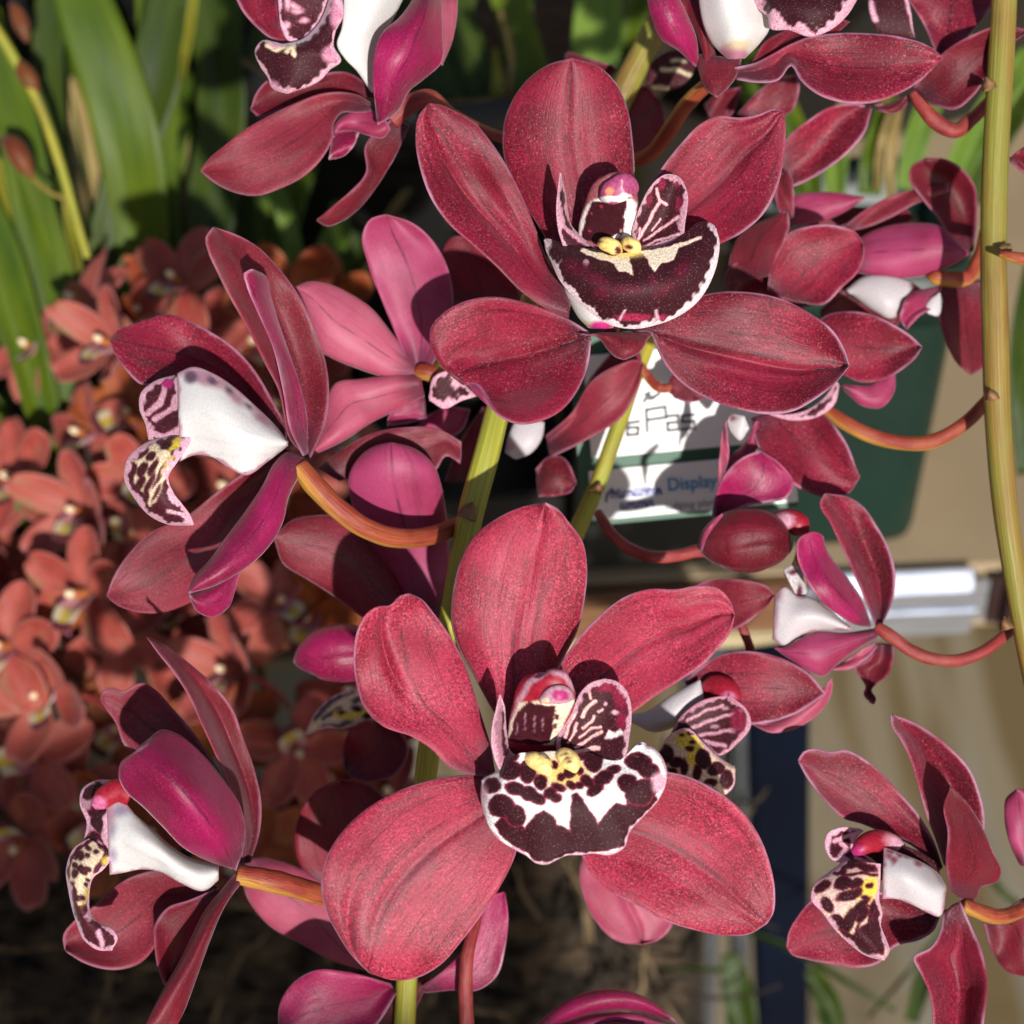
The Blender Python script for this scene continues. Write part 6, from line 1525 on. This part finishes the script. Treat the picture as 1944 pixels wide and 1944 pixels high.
def mini_set(seed, spread, MOR, MOB):
    g = np.random.default_rng(seed)
    r = {}
    J = lambda s: g.uniform(-s, s)
    r['sepal'] = [local_petal('sepal', .0205, .0064, J(.12), -.05 + J(.25) + spread, J(.3), [MOR, MOB]),
                  local_petal('sepal', .0200, .0068, 2.25 + J(.15), -.05 + J(.25) + spread, J(.3), [MOR, MOB]),
                  local_petal('sepal', .0200, .0068, -2.25 + J(.15), -.05 + J(.25) + spread, J(.3), [MOR, MOB])]
    r['petal'] = [local_petal('petal', .0195, .0060, 1.05 + J(.15), .25 + J(.25) + spread, J(.3), [MOR, MOB]),
                  local_petal('petal', .0195, .0060, -1.05 + J(.15), .25 + J(.25) + spread, J(.3), [MOR, MOB])]
    # lip: scoop going forward then bending down
    nu, nv = 26, 15
    t = np.linspace(0, 1, nu); v = np.linspace(-1, 1, nv)
    T, V = np.meshgrid(t, v, indexing='ij')
    w = .0030 + .0015 * np.sin(T * 3.0)
    z = .0115 * np.sin(np.clip(T * 1.25, 0, 1.57)); y = -.0015 - .0045 * T - .0075 * np.clip(T - .55, 0, 1) ** 1.2
    x = V * w
    y = y + .0032 * V ** 2 * (1 - T * .9)
    G = np.stack([x, y, z], 2)
    e = (np.minimum(w * (1 - np.abs(V)), (1 - T) * .012)) * 1000
    col = np.zeros((nu, nv, 3)); col[:] = np.array([.52, .24, .24])
    col[T > .5] = CREAM * .6; col[(T > .45) & (np.abs(V) < .35)] = YELL * .6
    col[T > .80] = DARK * 2.5
    col[(np.abs(V) > .8) & (T < .55)] = np.array([.45, .15, .22])
    r['lip'] = shell('lip', G, .0006, e, np.stack([T, (V + 1) / 2], 2), 1., np.zeros(3), np.array([0, .02, .03]), col)
    r['lip'].materials.append(MLP); r['lip'].materials.append(MLP)
    # column
    a = np.linspace(0, 2 * np.pi, 12, endpoint=False)
    ts = np.linspace(0, 1, 10)
    cz_ = ts * .0095; cyy = .0005 + .0012 * ts
    rr = .0016 * (1 - .15 * ts) * np.sqrt(np.clip(1 - ((ts - .35) / .66) ** 4, .02, 1))
    G = np.stack([rr[:, None] * np.cos(a), cyy[:, None] + rr[:, None] * np.sin(a), np.repeat(cz_[:, None], 12, 1)], 2)
    idx = np.arange(120).reshape(10, 12); jn = np.roll(np.arange(12), -1)
    q = np.stack([idx[:-1].ravel(), idx[:-1][:, jn].ravel(), idx[1:][:, jn].ravel(), idx[1:].ravel()], 1)
    me = raw_mesh('column', G.reshape(-1, 3), q)
    cc = np.repeat(np.where(ts[:, None] > .75, CREAM[None], np.array([[.45, .14, .05]])), 12, 0)
    add_attr(me, 'Col', 'FLOAT_COLOR', np.c_[cc, np.ones(len(cc))])
    me.materials.append(MCO)
    r['column'] = me
    # pedicel running backwards and down
    ts = np.linspace(0, 1, 16)
    cen = np.stack([.002 * np.sin(ts * 2), -.010 * ts ** 2, -.022 * ts], 1)
    rr = .0011 * (1.25 - .5 * ts)
    G = cen[:, None] + rr[:, None, None] * np.stack([np.cos(a), np.sin(a), 0 * a], 1)[None]
    idx = np.arange(16 * 12).reshape(16, 12)
    q = np.stack([idx[:-1].ravel(), idx[1:].ravel(), idx[1:][:, jn].ravel(), idx[:-1][:, jn].ravel()], 1)
    me = raw_mesh('pedicel', G.reshape(-1, 3), q)
    add_attr(me, 'uvw', 'FLOAT_VECTOR', np.c_[np.repeat(ts, 12), np.tile(a / 6.283, 16), np.full(192, seed * 1.)])
    me.materials.append(MPED2)
    r['pedicel'] = me
    return r


MSA = petal_mat('petal salmon', (.42, .098, .072), (.31, .048, .040), rim=(.52, .22, .19), grain=.10, vein=.3, rimw=1.2, trans=.18, sheen=.15)
MOG = petal_mat('petal burnt orange', (.36, .085, .025), (.24, .04, .014), rim=(.42, .15, .07), grain=.10, vein=.3, rimw=1.2, trans=.18, sheen=.1)
SETS = [mini_set(11, .12, MOR, MOB), mini_set(12, .30, MOG, MOB), mini_set(13, -.2, MSA, MOB), mini_set(14, .5, MSA, MSA)]
MG = 'small orange-red orchid flowers'


def mini(px, py, D, yaw, pitch, roll, sc, k, label):
    """yaw: turned to the photo's right, pitch: turned up"""
    n_ = -FWD * math.cos(yaw) * math.cos(pitch) + RGT * math.sin(yaw) * math.cos(pitch) + UP * math.sin(pitch)
    up = UP * math.cos(roll) + RGT * math.sin(roll)
    up = up - (up @ n_) * n_; up /= np.linalg.norm(up)
    xx = np.cross(up, n_)
    M = Matrix((Vector(xx), Vector(up), Vector(n_))).transposed().to_4x4() @ Matrix.Scale(sc * .76, 4)
    M.translation = Vector(P(px, py, D + .045))
    o = thing('small_orchid_flower', label, 'orchid flower', (0, 0, 0), MG)
    o.matrix_world = M
    r = SETS[k]
    for nm in ('sepal', 'petal'):
        for me in r[nm]: link(nm, me, o)
    l = link('lip', r['lip'], o); link('column', r['column'], o); link('pedicel', r['pedicel'], o)
    return o


MIN = [
    (345, 545, .36, -.5, .3, .3, 1.05, 0, 'orange flower highest of the small ones, behind the left bloom top'),
    (300, 600, .37, -.9, .1, -.4, 1.0, 1, 'orange flower half hidden behind the upper petal of the left bloom'),
    (215, 660, .35, -.7, .2, .2, .95, 3, 'pale orange cupped flower left of the upper petal of the left bloom'),
    (250, 800, .37, -.3, .3, .9, 1.1, 1, 'orange flower directly left of the left bloom lip'),
    (170, 830, .37, -.6, .1, -.2, 1.0, 2, 'pale salmon flower above the cream label'),
    (265, 915, .36, .2, -.1, .6, .95, 0, 'orange flower tucked under the curled lip of the left bloom'),
    (40, 915, .37, -.5, .1, -.3, 1.1, 0, 'orange-red flower cut by the left edge beside the cream label'),
    (160, 975, .36, -.5, .0, .1, 1.05, 3, 'nodding orange flower just below the cream label'),
    (240, 1020, .37, .3, .4, 1.4, .95, 2, 'orange flower at the left of the drooping lower sepal of the left bloom'),
    (165, 1130, .345, -.55, -.1, .15, 1.15, 0, 'sharpest small flower with yellow lip, left of the left bloom lower sepal'),
    (15, 1230, .35, -.3, .0, .3, 1.15, 0, 'red flower with yellow throat cut by the left edge'),
    (95, 1320, .355, -.4, -.1, -.5, 1.1, 3, 'red-orange flower with cream column tip near the left edge, mid height'),
    (225, 1215, .37, .1, .1, 2.0, 1.05, 2, 'orange-brown flower in shade below the drooping sepal of the left bloom'),
    (340, 1330, .38, .5, .2, .4, .9, 0, 'shaded orange flower behind the thin tall sepal of the lower left bloom'),
    (450, 1280, .36, -.7, .1, -.1, 1.05, 3, 'salmon flower with pale lip right of the thin tall sepal'),
    (590, 1165, .38, -.2, -.3, .2, 1.1, 1, 'orange flower with cream and maroon lip beside the back-view pink bloom'),
    (520, 1150, .37, .6, .2, -.8, 1.0, 2, 'salmon orange flower below the magenta sepal of the left bloom'),
    (560, 1420, .37, .2, .0, 2.6, 1.05, 0, 'orange flower below the cream and yellow spotted lip'),
    (620, 1470, .39, .1, -.2, .9, .9, 1, 'small orange flower between the lower left bloom and rounded dark petal'),
    (60, 1440, .36, -.2, .2, 1.2, 1.15, 2, 'red flower low at the left edge above the dark ground'),
    (130, 1500, .37, .3, .1, -1.0, 1.05, 0, 'orange flower behind the lip of the lower left bloom'),
    (40, 1590, .36, -.2, -.2, 2.9, 1.1, 3, 'lowest pinkish red small flower at the left edge'),
    (290, 1460, .39, .0, .3, .3, 1.0, 1, 'dull orange flower behind the shaded petal of the lower left bloom'),
    (480, 1560, .39, .4, .0, -.6, .9, 2, 'brick orange flower right of the lower left bloom back sepal'),
    (420, 1130, .38, -.1, .3, .5, 1.0, 0, 'orange flower peeping under the folded magenta sepal tip'),
    (560, 760, .39, -.4, .3, .2, 1.0, 1, 'orange-brown flower behind the tall sepal of the left bloom'),
    (130, 1225, .38, -.3, .2, 2.2, 1.1, 1, 'red-orange flower back right below the sharpest small flower'),
    (390, 690, .38, -.3, .1, 1.0, 1.0, 2, 'orange flower in the gap between upper petal and tall sepal of the left bloom'),
    (330, 1180, .385, -.2, .4, -.5, .95, 0, 'orange flower beneath the tip of the drooping lower sepal'),
    (700, 1410, .40, .1, .1, .2, .95, 3, 'deep orange flower showing beside the yellow stem under the lower bloom petal'),
]
g = np.random.default_rng(21)
spots_ = [(m_[0], m_[1]) for m_ in MIN]
tries = 0
while len(MIN) < 76 and tries < 6000:
    tries += 1
    x, y = g.uniform(-240, 760), g.uniform(560, 1640)
    if x > 640 and y < 1090: continue
    if x + (y - 900) * -.05 < 60 and y < 820: continue
    if min((x - a_) ** 2 + (y - b_) ** 2 for a_, b_ in spots_) < 70 ** 2: continue
    spots_.append((x, y))
    MIN.append((x, y, g.uniform(.37, .40), g.uniform(-.9, .5), g.uniform(-.2, .4), g.uniform(-1, 1), g.uniform(.95, 1.2), int(g.integers(0, 4)), 'small blurred orange-red orchid flower massed far behind the left blooms'))
for a in MIN: mini(*a)
for lab, pth in (('thin reddish stem of the orange flowers, left', [(300, 520, 0, 5), (330, 640, 0, 6), (300, 800, 0, 7), (240, 960, 0, 7), (200, 1120, 0, 8), (150, 1300, 0, 8), (125, 1500, -10, 8), (135, 1580, -40, 7)]),
                 ('thin reddish stem of the orange flowers, right', [(400, 660, 0, 5), (420, 800, 0, 6), (440, 1000, 0, 7), (480, 1200, 0, 8), (520, 1400, 0, 8), (540, 1520, -20, 8), (560, 1600, -50, 7)])):
    o = thing('flower_spike', lab, 'flower spike', P(*pth[-1][:2], .45), 'orchid flower stems')
    tube('stalk', KS, pth, .45, o, [MSTEM2], 1.0, (60, 12))

# ------------------------------------------------------------------ bark and root mass low in front of the table
nx_, ny_ = 150, 110
X, Y = np.meshgrid(np.linspace(-150, 1340, nx_), np.linspace(1480, 2080, ny_), indexing='ij')
zz = np.zeros_like(X)
g = np.random.default_rng(9)
for _ in range(900):
    bx, by, br, bh = g.uniform(-200, 1400), g.uniform(1450, 2100), g.uniform(10, 34), g.uniform(2, 9)
    d2 = ((X - bx) / br) ** 2 + ((Y - by) / (br * g.uniform(.6, 1.6))) ** 2
    zz = np.maximum(zz, bh * np.sqrt(np.clip(1 - d2, 0, 1)))
Dm = .50 + (1500 - Y) * -.00004
Gm = P(X, Y, Dm - zz / 1000 + .10 * np.clip((1560 - Y) / 80, 0, 1) ** 2 + .10 * np.clip((X - 1290) / 50, 0, 1) ** 2)
MBARK = plain('orchid bark', (.042, .027, .015), .85, var=.8, scale=55, bump=.6)
idx = np.arange(nx_ * ny_).reshape(nx_, ny_)
q = np.stack([idx[:-1, :-1].ravel(), idx[:-1, 1:].ravel(), idx[1:, 1:].ravel(), idx[1:, :-1].ravel()], 1)
bm_ = raw_mesh('bark_mulch', Gm.reshape(-1, 3), q)
bark = tag(link('bark_mulch', bm_, None, [MBARK]), 'dark lumpy orchid bark below the flowers along the bottom edge', 'bark', kind='stuff')
MROOT = plain('dry root', (.028, .018, .010), .8, var=.4, scale=200)
MROOT2 = plain('straw root', (.15, .10, .05), .7, var=.4, scale=100)
for i in range(90):
    x0, y0 = g.uniform(-40, 1330), g.uniform(1580, 1960)
    an = g.uniform(-2.2, -.9) if g.random() < .7 else g.uniform(-.5, .5)
    ln = g.uniform(120, 320)
    pth = []
    for k in range(6):
        f = k / 5
        pth.append((x0 + math.cos(an) * ln * f + g.uniform(-14, 14), y0 + math.sin(an) * ln * f + g.uniform(-14, 14), g.uniform(8, 22), g.uniform(2.5, 5.5) * (1.2 - .5 * f)))
    tube('root', KS, pth, .50, bark, [MROOT if (i % 3) else MROOT2], 1.0, (22, 8))
